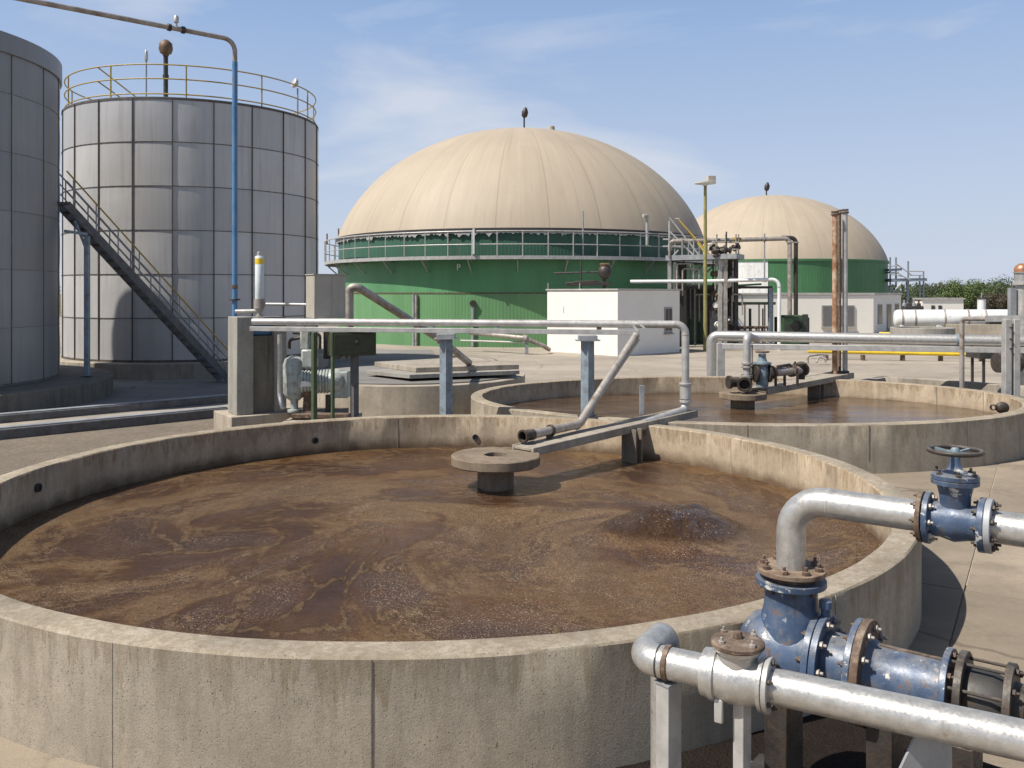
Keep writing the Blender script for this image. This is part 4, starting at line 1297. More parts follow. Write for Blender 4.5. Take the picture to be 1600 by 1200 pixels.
def dome_lamp(label, px, ytop, ybase, d, s=1.0):
    p = W(px, ybase, d); q = W(px, ytop, d)
    t = thing('dome_vent', label, 'vent', (p.x, p.y, p.z - .2), 'finials on the domes')
    MB().tube([p - Vector((0, 0, .4)), (p.x, p.y, p.z + (q.z - p.z) * .45)], .07 * s, 8).build('pole', M['steel_dark'], t)
    MB().lathe((p.x, p.y, p.z + (q.z - p.z) * .42), (0.15, 0, 1), [(0, .10 * s), (.15 * s, .24 * s), (.5 * s, .27 * s), (.75 * s, .16 * s), (.9 * s, .05)], 14).build('head', M['cast_dark'], t)
dome_lamp('dark egg shaped finial on top of the nearer dome', 819, 165, 198, 72.7)
dome_lamp('dark egg shaped finial on top of the farther dome', 1197.5, 285, 308, 119, 1.35)
D2 = (35.8, 120.8)
d2 = digester('smaller looking farther green digester behind the white building', D2[0], D2[1], DR, 7.75, 9.3, False)
MB().lathe(W(1223, 308, 120) , (0, 0, 1), [(-.6, .9), (.15, .9), (.2, .3)], 16).build('hatch', M['cabinet'], d2)
MB().lathe(W(861, 200, 72.2), (0, 0, 1), [(-.4, .35), (.12, .3), (.2, .1)], 12).build('hatch', M['cabinet'], dg)
# pale insulated panels on the farther digester wall
m = MB()
for px in range(1150, 1196, 5):
    p0 = on_wall(px, 410, .05, D2, DR); p1 = on_wall(px + 5, 410, .05, D2, DR)
    m.add([(p0.x, p0.y, 0), (p1.x, p1.y, 0), (p1.x, p1.y, 7.5), (p0.x, p0.y, 7.5)], [(0, 1, 2, 3)])
m.build('pale_cladding', M['white_tank'], d2)

# ------------------------------------------------------------------ white hut
c0 = Vector((6.0, 49.6)); vR = Vector((4.25, 3.8)); vL = Vector((-3.83, 4.28))
hut = thing('white_hut', 'small white flat roofed hut in front of the nearer digester', 'hut', (c0.x, c0.y, 0))
poly = [c0, c0 + vR, c0 + vR + vL, c0 + vL]
MB().prism([tuple(p) for p in poly], 0, 3.76).build('wall', M['plaster'], hut, bev=.015)
cc = (poly[0] + poly[2]) / 2
MB().prism([tuple(cc + (p - cc) * 1.025) for p in poly], 3.765, 3.85).build('roof', M['plaster_trim'], hut, bev=.01)
rz = math.atan2(vR.y, vR.x); un = Vector((vR.y, -vR.x)).normalized()
wc = c0 + vR * .80
fr = MB().box((wc.x + un.x * .01, wc.y + un.y * .01, 1.97), (.72, .10, 1.55), rz=rz).build('window', M['frame'], hut, bev=.01)
for s_ in (-.16, .16):
    q = wc + vR.normalized() * s_ + un * .052
    MB().box((q.x, q.y, 2.0), (.26, .03, 1.30), rz=rz).build('pane', M['window'], fr)
q = wc + un * .08
MB().box((q.x, q.y, 1.16), (.84, .16, .06), rz=rz).build('sill', M['frame'], fr)
for px in (857, 907):
    p = W(px, 452, 51.8)
    MB().tube([(p.x, p.y + .6, 3.84), (p.x, p.y + .6, 4.2)], .03, 6).build('roof_rod', M['galv'], hut)
# dark blower on the hut roof
t = thing('roof_blower', 'dark blower with round drum and duct lying on the white hut roof', 'blower', W(920, 447, 53.5))
p = W(945, 425, 53.5)
MB().ball((p.x, p.y, p.z), .42, 16, 10, (1, 1, 1.1)).build('drum', M['cast_dark'], t)
MB().lathe((p.x, p.y, p.z + .38), (0, 0, 1), [(0, .3), (.1, .33), (.16, .25)], 14).build('cap', M['bulb'], t)
MB().tube([(p.x, p.y, 3.85), (p.x, p.y, p.z - .3)], .12, 8).build('stem', M['cast_dark'], t)
MB().bar(W(884, 444, 53.5), W(953, 443, 53.5), .5, .22).bar(W(895, 441, 53.4), W(935, 439, 53.4), .3, .1).build('duct', M['cast_dark'], t, bev=.03)
MB().tube([W(865, 427, 54.2), W(940, 425, 53.6)], .06, 8).build('arm', M['steel_dark'], t)
MB().tube([W(908, 450, 53.5), W(908, 405, 53.5)], .05, 8).build('mast', M['steel_dark'], t)

t = thing('drain_line', 'grey pipe on a short prop running into the left side of the white hut', 'pipe', W(822, 552, 51))
MB().pipe([W(735, 519.5, 54), W(819, 528, 51.2), W(850, 541, 51.4), W(858, 546, 52.2)], .13, .3, seg=12).build('pipe', M['galv_dull'], t)
m = MB(); flange(m, W(820, 528.5, 51.2), (1, -.2, -.2), .22, .25, 16); m.build('coupling', M['galv_dull'], t)
p = W(823, 533, 51.2)
MB().bar((p.x, p.y, 0), p, .2, .2, up=(0, 1, 0)).build('prop', M['steel_grey'], t)
MB().tube([W(720, 532, 54), W(818, 535, 51.5)], .06, 8).build('thin_pipe', M['galv_bright'], t)
# ------------------------------------------------------------------ lamp pole
p = W(1102, 550, 54)
t = thing('lamp_pole', 'tall olive lamp pole with flat pale head, right of the white hut', 'street lamp', (p.x, p.y, 0))
zt_ = W(1102, 289, 54).z
MB().tube([(p.x, p.y, 0), (p.x, p.y, zt_)], [.13, .095], 14).build('pole', M['olive'], t)
MB().lathe((p.x, p.y, zt_), (0, 0, 1), [(-.05, .12), (.05, .25), (.08, .66), (.16, .68), (.20, .4)], 20).build('lamp_head', M['white_tank'], t)
MB().box((p.x + .32, p.y - .1, zt_ + .36), (.5, .4, .36), rz=.2).build('ballast_box', M['cabinet'], t, bev=.02)

# ------------------------------------------------------------------ platform between the domes
t = thing('access_platform', 'steel access platform with stair rails between the nearer dome and tall pipes', 'platform', W(1100, 540, 58))
def Bp(px, py, d): return W(px, py, d)
m = MB().bar(W(1047, 404, 58.0), W(1158, 401, 56.0), 2.2, .32); m.build('deck', M['steel_grey'], t)
for px, d, y0, y1, mt, wd in ((1046, 57.2, 405, 550, 'galv', .20), (1054, 57.4, 410, 550, 'galv_bright', .20), (1125, 56, 402, 545, 'galv', .24), (1133.5, 55.8, 396, 545, 'galv_dull', .20), (1141.5, 57.4, 405, 545, 'steel_dark', .30), (1150, 56.5, 405, 545, 'steel_dark', .24), (1064, 58.5, 410, 548, 'steel_dark', .3), (1070, 59, 410, 548, 'steel_dark', .2)):
    MB().bar(W(px, y0, d), (W(px, y0, d).x, d, 0), wd, wd, up=(0, 1, 0)).build('post', M[mt], t)
for k, (x0_, y0_, x1_, y1_) in enumerate(((1046, 340, 1095, 402), (1060, 343, 1108, 397), (1047, 362, 1090, 405), (1075, 362, 1100, 392), (1056, 342, 1062, 342))):
    MB().tube([W(x0_, y0_, 57.4), W(x1_, y1_, 56.6)], .06, 8).build('stair_rail', M['galv_bright'] if k % 2 == 0 else M['yellow'], t)
for px in (1046, 1066, 1084, 1120, 1134, 1150, 1154):
    MB().tube([W(px, 405, 56.8), W(px, 366 if px > 1100 else 372, 56.8)], .05, 6).build('rail_post', M['galv_dull'], t)
for y_ in (378, 389):
    MB().tube([W(1112, y_, 56.5), W(1155, y_ + 1, 56.0)], .05, 6).build('guard_rail', M['galv_dull'], t)
    MB().tube([W(1036, y_ - 4, 57.6), W(1070, y_ - 4, 57.2)], .05, 6).build('guard_rail', M['galv'], t)
MB().tube([W(1046, 345, 57.4), W(1046, 404, 57.4)], .07, 8).build('rail_post', M['galv'], t)
MB().tube([W(1135, 362, 56), W(1135, 402, 56)], .05, 8).build('rail_post', M['steel_dark'], t)
MB().bar(W(1050, 450, 58), W(1158, 449, 57), .5, .20).build('lower_deck', M['steel_dark'], t)
MB().bar(W(1105, 474, 57.6), W(1160, 475, 57), .3, .20).build('cross_beam', M['steel_dark'], t)
MB().tube([W(1050, 402, 58), W(1060, 391, 58)], .05, 6).build('brace', M['galv_bright'], t)
# clutter on the platform: valves and pump
t = thing('valve_cluster', 'dark cluster of valves and fittings on the access platform', 'valves', W(1138, 395, 56))
rnd = random.Random(11)
for i in range(7):
    p = W(1112 + rnd.uniform(0, 38), 398 - rnd.uniform(0, 12), 56 + rnd.uniform(-.4, .6))
    MB().lathe(p, (rnd.uniform(-1, 1), rnd.uniform(-1, 1), rnd.uniform(0, 1)), [(-.25, .14), (-.2, .24), (-.12, .24), (-.1, .15), (.1, .15), (.12, .25), (.2, .25), (.25, .1)], 12).build('valve', M['cast_dark'], t)
t = thing('pipe_tangle', 'vertical tangle of valves and narrow pipes below the access platform', 'pipework', W(1130, 540, 56.5))
for i in range(16):
    px = rnd.uniform(1116, 1146); py = 412 + i * 8
    p = W(px, py, 56.6 + rnd.uniform(-.3, .3))
    MB().lathe(p, (rnd.uniform(-1, 1), -1, rnd.uniform(-1, 1)), [(-.2, .10), (-.18, .2), (-.1, .2), (-.08, .1), (.1, .1), (.12, .2), (.2, .2)], 10).build('valve', M[('white_tank', 'cast_dark', 'rust', 'steel_grey')[i % 4]], t)
for px in (1118, 1129, 1145):
    MB().pipe([W(px, 408, 56.4), W(px, 470, 56.4), W(px + 5, 470, 56.6), (W(px + 5, 470, 56.6).x, 56.6, 0)], .06, .1, 8).build('pipe', M['galv_dull'], t)
for i in range(20):
    px = 1046 + rnd.random() * 112; y0_ = rnd.choice((404, 412, 452, 452)); y1_ = y0_ + rnd.uniform(30, 90); d_ = rnd.uniform(56.3, 59)
    if i % 3:
        MB().tube([W(px, y0_, d_), W(px, min(y1_, 545), d_)], rnd.uniform(.03, .08), 6).build('pipe', M[('galv_dull', 'steel_dark', 'cast_dark', 'galv', 'rust')[i % 5]], t)
    else:
        MB().pipe([W(px, y0_ + 50, d_), W(px, y0_ + 8, d_), W(min(px + 26, 1160), y0_ + 8, d_ - .3), W(min(px + 26, 1160), y0_ + 40, d_ - .3)], .05, .15, 8).build('pipe', M[('galv_dull', 'steel_dark', 'galv_bright')[i % 3]], t)
t = thing('dark_shed', 'dark open shed under the platform, between hut and pipes', 'shed', W(1085, 548, 61))
a_ = W(1066, 500, 61.0); b_ = W(1158, 500, 61.0)
MB().box(((a_.x + b_.x) / 2, 62.2, 2.05), (b_.x - a_.x, .2, 4.1)).build('back_wall', M['steel_dark'], t)
MB().box(((a_.x + b_.x) / 2, 61.2, 4.12), (b_.x - a_.x, 2.0, .12)).build('roof', M['steel_dark'], t)
for k in range(6):
    x = a_.x + (b_.x - a_.x) * (k + .5) / 6
    MB().box((x, 62.06, 1.2), (.5, .04, 2.3)).build('door_panel', M['steel_grey'] if k == 3 else M['green_box'], t)

# tall pipes right of the platform
t = thing('gas_pipe', 'weathered gas pipe crossing from the platform and dropping to the green box', 'pipe', W(1233, 500, 58))
MB().pipe([W(1047, 392, 57.0), W(1047, 377.5, 57.0), W(1234, 372.5, 57.0), W(1234, 497, 57.0)], .145, .35, seg=16).build('pipe', M['galv_dull'], t)
MB().pipe([W(1222, 371.5, 57.6), W(1243.5, 371.5, 57.6), W(1243.5, 497, 57.6)], .14, .35, seg=16).build('return_pipe', M['cast_dark'], t)
m = MB(); flange(m, W(1234, 378.5, 57), (0, 0, 1), .21, .08, 16); m.build('flange', M['galv_dull'], t)
m = MB(); flange(m, W(1243.5, 379, 57.6), (0, 0, 1), .2, .08, 16); m.build('flange', M['galv_dull'], t)
m = MB(); flange(m, W(1151, 374.6, 57), (1, 0, 0), .16, .5, 16); m.build('band', M['yellow'], t)
t = thing('vent_rod', 'thin upright rod clamped to the weathered gas pipe', 'rod', W(1194, 437, 56.7))
MB().tube([W(1194.5, 365, 56.7), W(1194.5, 440, 56.7)], .05, 8).build('rod', M['steel_grey'], t)
m = MB(); flange(m, W(1194.5, 376, 56.7), (0, 0, 1), .12, .1, 12); flange(m, W(1194.5, 438, 56.7), (0, 0, 1), .14, .2, 12); m.build('clamp', M['rust'], t)
t = thing('white_pipe', 'bright white pipe passing the lamp pole and bending down beside the green box', 'pipe', W(1217, 530, 55))
MB().pipe([W(985, 440, 57.3), W(1100, 439.5, 56.2), W(1217.5, 436.5, 55), (W(1217.5, 436.5, 55).x, 55, 0)], .115, .45, seg=14).build('pipe', M['white_tank'], t)
m = MB(); flange(m, W(1217.5, 448, 55), (0, 0, 1), .14, .06, 14); m.build('flange', M['galv'], t)
t = thing('frame_gantry', 'grey pipe gantry with green flap, in front of the pale cladding', 'gantry', W(1200, 540, 56))
MB().bar(W(1150, 449, 57), W(1207, 449, 56.2), .25, .16).build('beam', M['steel_dark'], t)
MB().bar(W(1150, 474, 57), W(1212, 474, 56.2), .25, .18).build('beam', M['green_post'], t)
MB().bar(W(1204, 450, 56.2), (W(1204, 450, 56.2).x, 56.2, 0), .28, .28, up=(0, 1, 0)).build('leg', M['steel_blue'], t)
MB().bar(W(1153, 446, 57.2), W(1190, 444, 56.8), 1.3, .12).build('flap', M['green_far'], t)
for i, px in enumerate((1164, 1172, 1186, 1192, 1195)):
    MB().tube([W(px, 476 + (i % 2) * 6, 56.8), (W(px, 476, 56.8).x, 56.8, 0)], .05 if i != 1 else .09, 6).build('hanger', M['cast_dark' if i % 2 else 'galv_dull'], t)
MB().tube([W(1152, 512, 56.6), W(1205, 511, 56.2)], .09, 8).tube([W(1152, 519, 56.6), W(1205, 519, 56.2)], .09, 8).build('low_pipe', M['rust'], t)
for i in range(6):
    MB().lathe(W(1155 + i * 9, 515, 56.3), (0, 0, 1), [(-.3, .14), (-.2, .14), (-.18, .08), (.1, .08), (.12, .16), (.22, .16)], 10).build('valve', M['rust' if i % 2 else 'cast_dark'], t)

p = W(1240, 535, 56.2)
t = thing('green_box', 'dark green machine box under the two tall gas pipes', 'machine', (p.x, p.y, 0))
zz = W(1240, 494, 56).z
MB().box((p.x, p.y + .4, zz / 2), (1.75, 1.6, zz - .15), rz=.05).build('body', M['green_box'], t, bev=.04)
MB().box((p.x, p.y + .4, zz - .02), (1.4, 1.3, .14), rz=.05).build('top_plate', M['green_post'], t, bev=.03)
MB().lathe((p.x + .05, p.y - .42, 1.5), (0, -1, 0), [(0, .34), (.02, .34), (.03, .25)], 20).build('fan_port', M['black'], t)
MB().box((p.x - .5, p.y - .42, 1.2), (.3, .04, .9)).build('louvre', M['steel_dark'], t)
MB().box((p.x + .62, p.y - .4, 1.5), (.35, .06, 1.5)).build('louvre', M['steel_dark'], t)
for s_ in (-.7, .7):
    MB().box((p.x + s_, p.y + .4, .04), (.2, 1.5, .08)).build('skid', M['steel_dark'], t)

# ------------------------------------------------------------------ white building on the right
a0 = W(1146, 520, 78.5); a1 = W(1365, 520, 78.5); b1 = W(1408, 515, 88.5)
bld = thing('white_building', 'low white building with grey shuttered window in front of the farther digester', 'building', (a1.x, a1.y, 0))
poly = [(a0.x, a0.y), (a1.x, a1.y), (b1.x, b1.y), (a0.x + (b1.x - a1.x), b1.y)]
MB().prism(poly, 0, 3.42).build('wall', M['plaster'], bld, bev=.02)
cc = Vector((sum(p[0] for p in poly) / 4, sum(p[1] for p in poly) / 4))
MB().prism([tuple(cc + (Vector(p) - cc) * 1.02) for p in poly], 3.425, 3.62).build('roof', M['plaster_trim'], bld, bev=.02)
wcx = W(1309, 500, 78.5).x
fr = MB().box((wcx, 78.46, W(1309, 494, 78.5).z), (2.95, .16, 1.98)).build('window', M['frame'], bld, bev=.02)
m = MB()
for k in range(20):
    m.box((wcx, 78.37, W(1309, 494, 78.5).z - .86 + k * .09), (2.7, .03, .082))
m.build('shutter', M['shutter'], fr)
MB().box((wcx, 78.34, W(1309, 511, 78.5).z), (3.1, .3, .07)).build('sill', M['plaster_trim'], fr)
sv = Vector((b1.x - a1.x, b1.y - a1.y)); sl = sv.length; su = sv / sl; srz = math.atan2(su.y, su.x); nn = Vector((su.y, -su.x))
for f, nm_, z0, z1, wd in ((.20, 'window', .75, 2.55, .9), (.52, 'door', .05, 2.55, 1.0), (.82, 'window', 1.6, 2.55, .9)):
    q = Vector((a1.x, a1.y)) + sv * f + nn * .02
    fr = MB().box((q.x, q.y, (z0 + z1) / 2), (wd * 1.9, .10, z1 - z0), rz=srz).build(nm_, M['frame'], bld)
    q = q + nn * .05
    MB().box((q.x, q.y, (z0 + z1) / 2), (wd * 1.55, .04, z1 - z0 - .16), rz=srz).build('pane', M['window'], fr)
t = thing('far_building', 'small cream building with two windows beyond the far scaffold', 'building', W(1460, 490, 112))
c = W(1458, 480, 112)
z_ = W(1458, 468, 110).z
MB().box((c.x, c.y, z_ / 2), (5.2, 5, z_)).build('wall', M['plaster'], t)
MB().box((c.x, c.y, z_ + .1), (5.5, 5.3, .2)).build('roof', M['plaster_trim'], t)
for px in (1458, 1469):
    q = W(px, 481, 109.46)
    MB().box((q.x, 109.47, q.z), (.42, .06, .6)).build('window', M['window'], t)

# ------------------------------------------------------------------ scaffold by the farther digester
t = thing('far_scaffold', 'thin steel stair scaffold attached to the farther digester, seen against the sky', 'scaffold', W(1415, 480, 112))
dd = 112
for px, y0 in ((1391, 402), (1400, 402), (1417, 435), (1419, 408), (1437, 430), (1443, 424)):
    MB().bar(W(px, y0, dd), (W(px, y0, dd).x, dd, 0), .16, .16, up=(0, 1, 0)).build('post', M['steel_blue'], t)
for (x0_, y0_, x1_, y1_, w_) in ((1388, 438, 1444, 437, .4), (1388, 422, 1405, 421, .3), (1388, 426, 1400, 426, .2)):
    MB().bar(W(x0_, y0_, dd), W(x1_, y1_, dd), 1.6, w_).build('deck', M['steel_blue'], t)
for (x0_, y0_, x1_, y1_) in ((1400, 425, 1420, 437), (1420, 424, 1443, 424), (1420, 430, 1443, 430), (1388, 416, 1405, 415), (1400, 412, 1425, 430), (1395, 457, 1410, 440), (1390, 428, 1410, 432)):
    MB().tube([W(x0_, y0_, dd - .9), W(x1_, y1_, dd - .9)], .07, 6).build('rail', M['galv'], t)
t = thing('equipment_skid', 'dark machinery block under the far scaffold, behind the white tank', 'machine', W(1425, 482, 100))
p = W(1424, 478, 100)
MB().box((p.x, p.y, p.z / 2 + .0), (2.2, 1.5, p.z)).build('body', M['steel_dark'], t, bev=.1)
for i in range(4):
    MB().lathe((p.x - .9 + i * .55, p.y - .2, p.z), (0, 0, 1), [(0, .25), (.3, .22), (.35, .1), (.7, .1)], 10).build('cowl', M['cast_dark' if i % 2 else 'steel_grey'], t)

# ------------------------------------------------------------------ white storage tank
t = thing('white_storage_tank', 'long white horizontal cylinder tank on a pale plinth by the right edge', 'tank', W(1500, 512, 62))
e0 = W(1396, 498, 62); e1 = W(1640, 498, 59)
ax = (e1 - e0).normalized(); L = (e1 - e0).length
rr = .64
MB().lathe(e0, ax, [(0, .3), (.06, .5), (.16, .61), (.3, rr), (L - .3, rr), (L, .4)], 28).build('shell', M['white_tank'], t)
for px in (1410, 1431, 1478, 1515, 1542, 1580):
    m = MB()
    f = (px - 1396) / (1640 - 1396)
    m.lathe(e0.lerp(e1, f), ax, [(-.06, rr + .005), (-.05, rr + .035), (.05, rr + .035), (.06, rr + .005)], 28, cap=False)
    m.build('hoop', M['galv_dull'], t)
for f in (.06, .3, .55, .8):
    p = e0.lerp(e1, f)
    MB().box((p.x, p.y, (p.z - .45) / 2), (.7, 1.0, p.z - .45)).build('saddle', M['white_tank'], t, bev=.03)
MB().box(W(1553, 505, 59.0), (.9, .4, .32)).build('control_box', M['steel_dark'], t, bev=.03)
p = W(1558, 480, 60.5)
t = thing('white_stack', 'short pale round stack with a thin rod, rising behind the white tank', 'chimney', (p.x, p.y + 2, 0))
MB().lathe((p.x, p.y + 2, 0), (0, 0, 1), [(0, .28), (W(1558, 467, 62).z, .28)], 18).build('stack', M['white_tank'], t)
MB().lathe((p.x, p.y + 2, W(1558, 467, 62).z), (0, 0, 1), [(0, .33), (.1, .33)], 18).build('cap', M['steel_dark'], t)
MB().tube([(p.x, p.y + 2, W(1558, 466, 62).z), (p.x, p.y + 2, W(1558, 457, 62).z)], .04, 6).build('rod', M['galv'], t)
# round concrete basin below
p = W(1450, 545, 56.5)
t = thing('concrete_basin', 'small round concrete basin in front of the white tank', 'basin', (p.x, p.y, 0))
m = MB().ringwall((p.x, p.y + .8), (1.95, 1.95), (1.75, 1.75), 0, 1.35, n=60, bev=.02); m.build('wall', M['concrete_grey'], t)
MB().lathe((p.x, p.y + .8, .9), (0, 0, 1), [(0, 1.74), (.02, 1.74)], 40).build('cover', M['concrete_grey'], t)
t = thing('yard_wall', 'long low pale concrete wall below the white tank', 'wall', W(1560, 530, 57))
MB().bar(W(1478, 517, 58) * 1, W(1680, 519, 56), .25, .9).build('wall', M['concrete'], t, bev=.02)
q = W(1478, 517, 58)
MB().bar((q.x, 58.0, .35), (W(1680, 519, 56).x, 56.0, .35), .3, .7).build('footing', M['concrete'], t)

# yellow gas line on the yard
t = thing('yellow_pipe', 'bright yellow pipe on low stands across the yard behind the rusty pipes', 'pipe', W(1400, 552, 46))
MB().tube([W(1262, 548.5, 48), W(1385, 551, 46.5), W(1640, 556.5, 45.5)], .11, 10).build('pipe', M['yellow_pipe'], t)
for px in (1290, 1345, 1404, 1460, 1520):
    p = W(px, 551, 47)
    MB().box((p.x, 47.0 - (px - 1262) / 300, .15), (.14, .3, .3)).build('stand', M['rust'], t)
t = thing('yellow_pipe', 'short yellow pipe running at the foot of the white building', 'pipe', W(1390, 521, 74))
MB().tube([W(1374, 520.5, 74), W(1412, 521, 73)], .10, 8).build('pipe', M['yellow_pipe'], t)
for px in (1378, 1408):
    MB().box((W(px, 521, 73.5).x, 73.5, .09), (.15, .2, .18)).build('stand', M['rust'], t)

# ------------------------------------------------------------------ small yard bits
t = thing('drain_grate', 'dark steel drain grate set in the tan paving right of the foreground tank', 'grate', (7.6, 13.2, .03)) if False else None
# ------------------------------------------------------------------ pipe rack right
t = thing('pipe_rack', 'galvanised double pipe rack crossing the yard behind the second tank', 'pipe rack', W(1120, 586, 28))
A0 = W(1112, 524.5, 28.2); A1 = W(1650, 534.5, 24.6)
MB().pipe([(A0.x, A0.y, 0), A0, A1], .165, .22, seg=20).build('upper_pipe', M['galv_bright'], t)
B0 = W(1125.5, 540.8, 28.0); B1 = W(1650, 548, 24.5)
MB().bar((B0.x, B0.y, 0), (B0.x, B0.y, B0.z + .1), .24, .24, up=(0, 1, 0)).bar(B0, B1, .2, .17).build('lower_beam', M['galv'], t, bev=.01)
m = MB()
for px in (1512,):
    f = (px - 1112) / (1650 - 1112)
    flange(m, A0.lerp(A1, f), A1 - A0, .18, .12, 20)
m.build('coupling', M['steel_blue'], t)
for px in (1240, 1330, 1425, 1532):
    f = (px - 1112) / (1650 - 1112); p = A0.lerp(A1, f); q = B0.lerp(B1, f)
    MB().box((p.x, p.y, (p.z - .17 + q.z + .12) / 2), (.05, .1, p.z - q.z - .29)).build('hanger', M['steel_grey'], t)
# riser branch with cast foot joining the valve pillar
t = thing('riser_pipe', 'grey riser pipe dropping from the rack to the dark elbow on the second pillar', 'pipe', W(1166, 600, 24))
MB().pipe([W(1167, 600, 23.9), W(1167, 524, 23.9), W(1182, 530, 24.6)], .105, .14, seg=14).build('pipe', M['galv'], t)
MB().pipe([W(1175, 590, 24.2), W(1175, 538, 24.2)], .028, .1, 8).build('side_pipe', M['galv_dull'], t)
for y_, r_, th_ in ((568, .15, .05), (573.5, .15, .05), (588, .17, .08)):
    m = MB(); flange(m, W(1167, y_, 23.9), (0, 0, 1), r_, th_); m.build('flange', M['galv_dull'], t)
MB().pipe([W(1167, 585, 23.9), W(1167, 600, 23.9), W(1160, 603, 23.4)], .15, .15, 14).build('elbow', M['cast_dark'], t)
e = W(1164, 600, 23.35); e_ax = Vector((-.35, -1, -.1)).normalized()
MB().lathe(e, e_ax, [(-.25, .14), (-.02, .14), (0, .20), (.10, .20), (.10, .14), (-.1, .14)], 20, cap=False).build('mouth', M['cast_dark'], t)
MB().lathe(e, e_ax, [(.0, .139), (.01, .139)], 16).build('bore', M['black'], t)
MB().lathe(W(1143, 597, 23.6), (-1, -.2, 0), [(-.2, .14), (0, .14), (.02, .18), (.1, .18)], 14).build('end_flange', M['cast_dark'], t)
# gate valve with rusty horizontal branch
t = thing('gate_valve', 'faded blue grey gate valve with hand wheel on the second pillar', 'valve', W(1191, 603, 23.9), 'gate valves with hand wheels')
p = W(1191, 580, 23.8)
zb_ = W(1191, 604, 23.8).z
MB().lathe((p.x, p.y, zb_), (0, 0, 1), [(0, .16), (.25, .17), (.4, .19), (.55, .15), (.62, .21), (.67, .21), (.69, .13), (.80, .10), (.9, .10)], 18).build('body', M['blue_green'], t)
MB().lathe((p.x, p.y, zb_ + .62), (0, 0, 1), [(0, .25), (.035, .25)], 18).build('bonnet_flange', M['blue_green'], t)
MB().arc((p.x, p.y), .17, zb_ + .95, .025, n=24, seg=8).build('hand_wheel', M['rust'], t)
MB().bar((p.x - .17, p.y, zb_ + .95), (p.x + .17, p.y, zb_ + .95), .03, .03).bar((p.x, p.y - .17, zb_ + .95), (p.x, p.y + .17, zb_ + .95), .03, .03).build('wheel_spokes', M['rust'], t)
for px in (1181, 1201):
    m = MB(); flange(m, W(px, 583, 23.8), (1, .1, 0), .25, .07); m.build('flange', M['cast_dark'], t)
t = thing('rusty_branch_pipe', 'short rusty pipe with fittings running right from the blue grey gate valve', 'pipe', W(1230, 590, 24))
MB().tube([W(1201, 583, 23.8), W(1256, 578, 24.8)], .115, 14).build('pipe', M['galv_dull'], t)
for px, py in ((1206, 582), (1237, 579), (1255, 577.5)):
    m = MB(); flange(m, W(px, py, 23.8 + (px - 1201) / 55), W(1256, 578, 24.8) - W(1201, 583, 23.8), .18, .10); m.build('flange', M['rust'], t)
MB().lathe(W(1252, 576, 24.7), (0, 0, 1), [(-.3, .10), (0, .12), (.05, .16), (.15, .16), (.2, .05)], 12).build('cock', M['cast_dark'], t)
MB().tube([W(1236, 577, 24.4), W(1243, 565, 24.4)], .03, 6).tube([W(1215, 573, 24), W(1234, 570, 24.4)], .045, 6).build('lever', M['steel_dark'], t)
for px in (1212, 1226, 1246):
    MB().tube([W(px, 585, 24.2), W(px, 603, 24.2)], .04, 6).build('prop', M['cast_dark'], t)
# odd wire-bent fittings lying on the yard behind
t = thing('bent_pipe_frame', 'small bent rod frame lying on the yard right of the valve', 'frame', W(1285, 560, 44))
MB().pipe([W(1262, 568, 44), W(1262, 556, 44), W(1288, 553, 44), W(1290, 566, 44)], .06, .15, 8).pipe([W(1276, 566, 43.6), W(1280, 556, 43.8), W(1292, 562, 43.6)], .05, .1, 8).build('frame', M['galv_dull'], t)

# rusty triple uprights
t = thing('rusty_standpipes', 'cluster of tall rusty and grey standpipes behind the second tank', 'pipes', W(1312, 590, 27.2))
for px, d, r_, mt, y0 in ((1304.6, 27.0, .083, 'rust_or', 334), (1312.0, 27.4, .045, 'rust', 332), (1320.4, 27.1, .078, 'galv', 331)):
    p = W(px, 500, d)
    pm = MB().tube([(p.x, p.y, .0), (p.x, p.y, W(px, y0, d).z)], r_, 16).build('standpipe', M[mt], t)
    m = MB(); flange(m, (p.x, p.y, W(px, y0 + 1, d).z), (0, 0, 1), r_ * 1.45, .06, 16); flange(m, (p.x, p.y, W(px, y0 - 3, d).z), (0, 0, 1), r_ * 1.35, .05, 16)
    m.build('end_flange', M['rust'], pm)
p0 = W(1297, 333, 27); p1 = W(1327, 333, 27)
MB().bar(W(1300, 582, 27), W(1326, 582, 27), .1, .1).build('clamp', M['steel_dark'], t)

# posts and frame at right edge
t = thing('galvanised_frame', 'tall twin galvanised post at the right edge behind the second tank', 'frame', W(1578, 605, 22.9))
for px in (1572.5, 1586):
    p = W(px, 600, 23.2)
    MB().box((p.x, p.y, (2.9) / 2), (.16, .22, 2.9)).build('post', M['galv'], t, bev=.01)
MB().bar(W(1540, 498, 23.4), W(1640, 497, 23.0), .1, .16).build('cross_rail', M['galv'], t)
for y_ in (512, 530, 545):
    MB().lathe(W(1579, y_, 23.08), (0, -1, 0), [(0, .025), (.03, .025)], 6).build('bolt', M['steel_dark'], t)
t = thing('hoop_post', 'thin brown pipe post bending right at its top, left of the galvanised twin post', 'post', W(1503, 600, 24.2))
MB().pipe([(W(1503, 600, 24.6).x, 24.6, .3), W(1503, 498, 24.6), W(1545, 498, 23.6)], .065, .14, seg=12).build('pipe', M['galv_dull'], t)
t = thing('flare_stack', 'galvanised flare stack with a copper cap at the right frame edge', 'chimney', W(1597, 560, 33))
p = W(1597, 470, 33)
MB().lathe((p.x, p.y, 0), (0, 0, 1), [(0, .22), (W(1597, 447, 33).z, .22), (W(1597, 445, 33).z, .33), (W(1597, 440, 33).z, .33)], 20).build('stack', M['galv'], t)
MB().lathe((p.x, p.y, W(1597, 440, 33).z), (0, 0, 1), [(0, .27), (.32, .27), (.33, .32), (.36, .32)], 20).build('collar', M['galv_bright'], t)
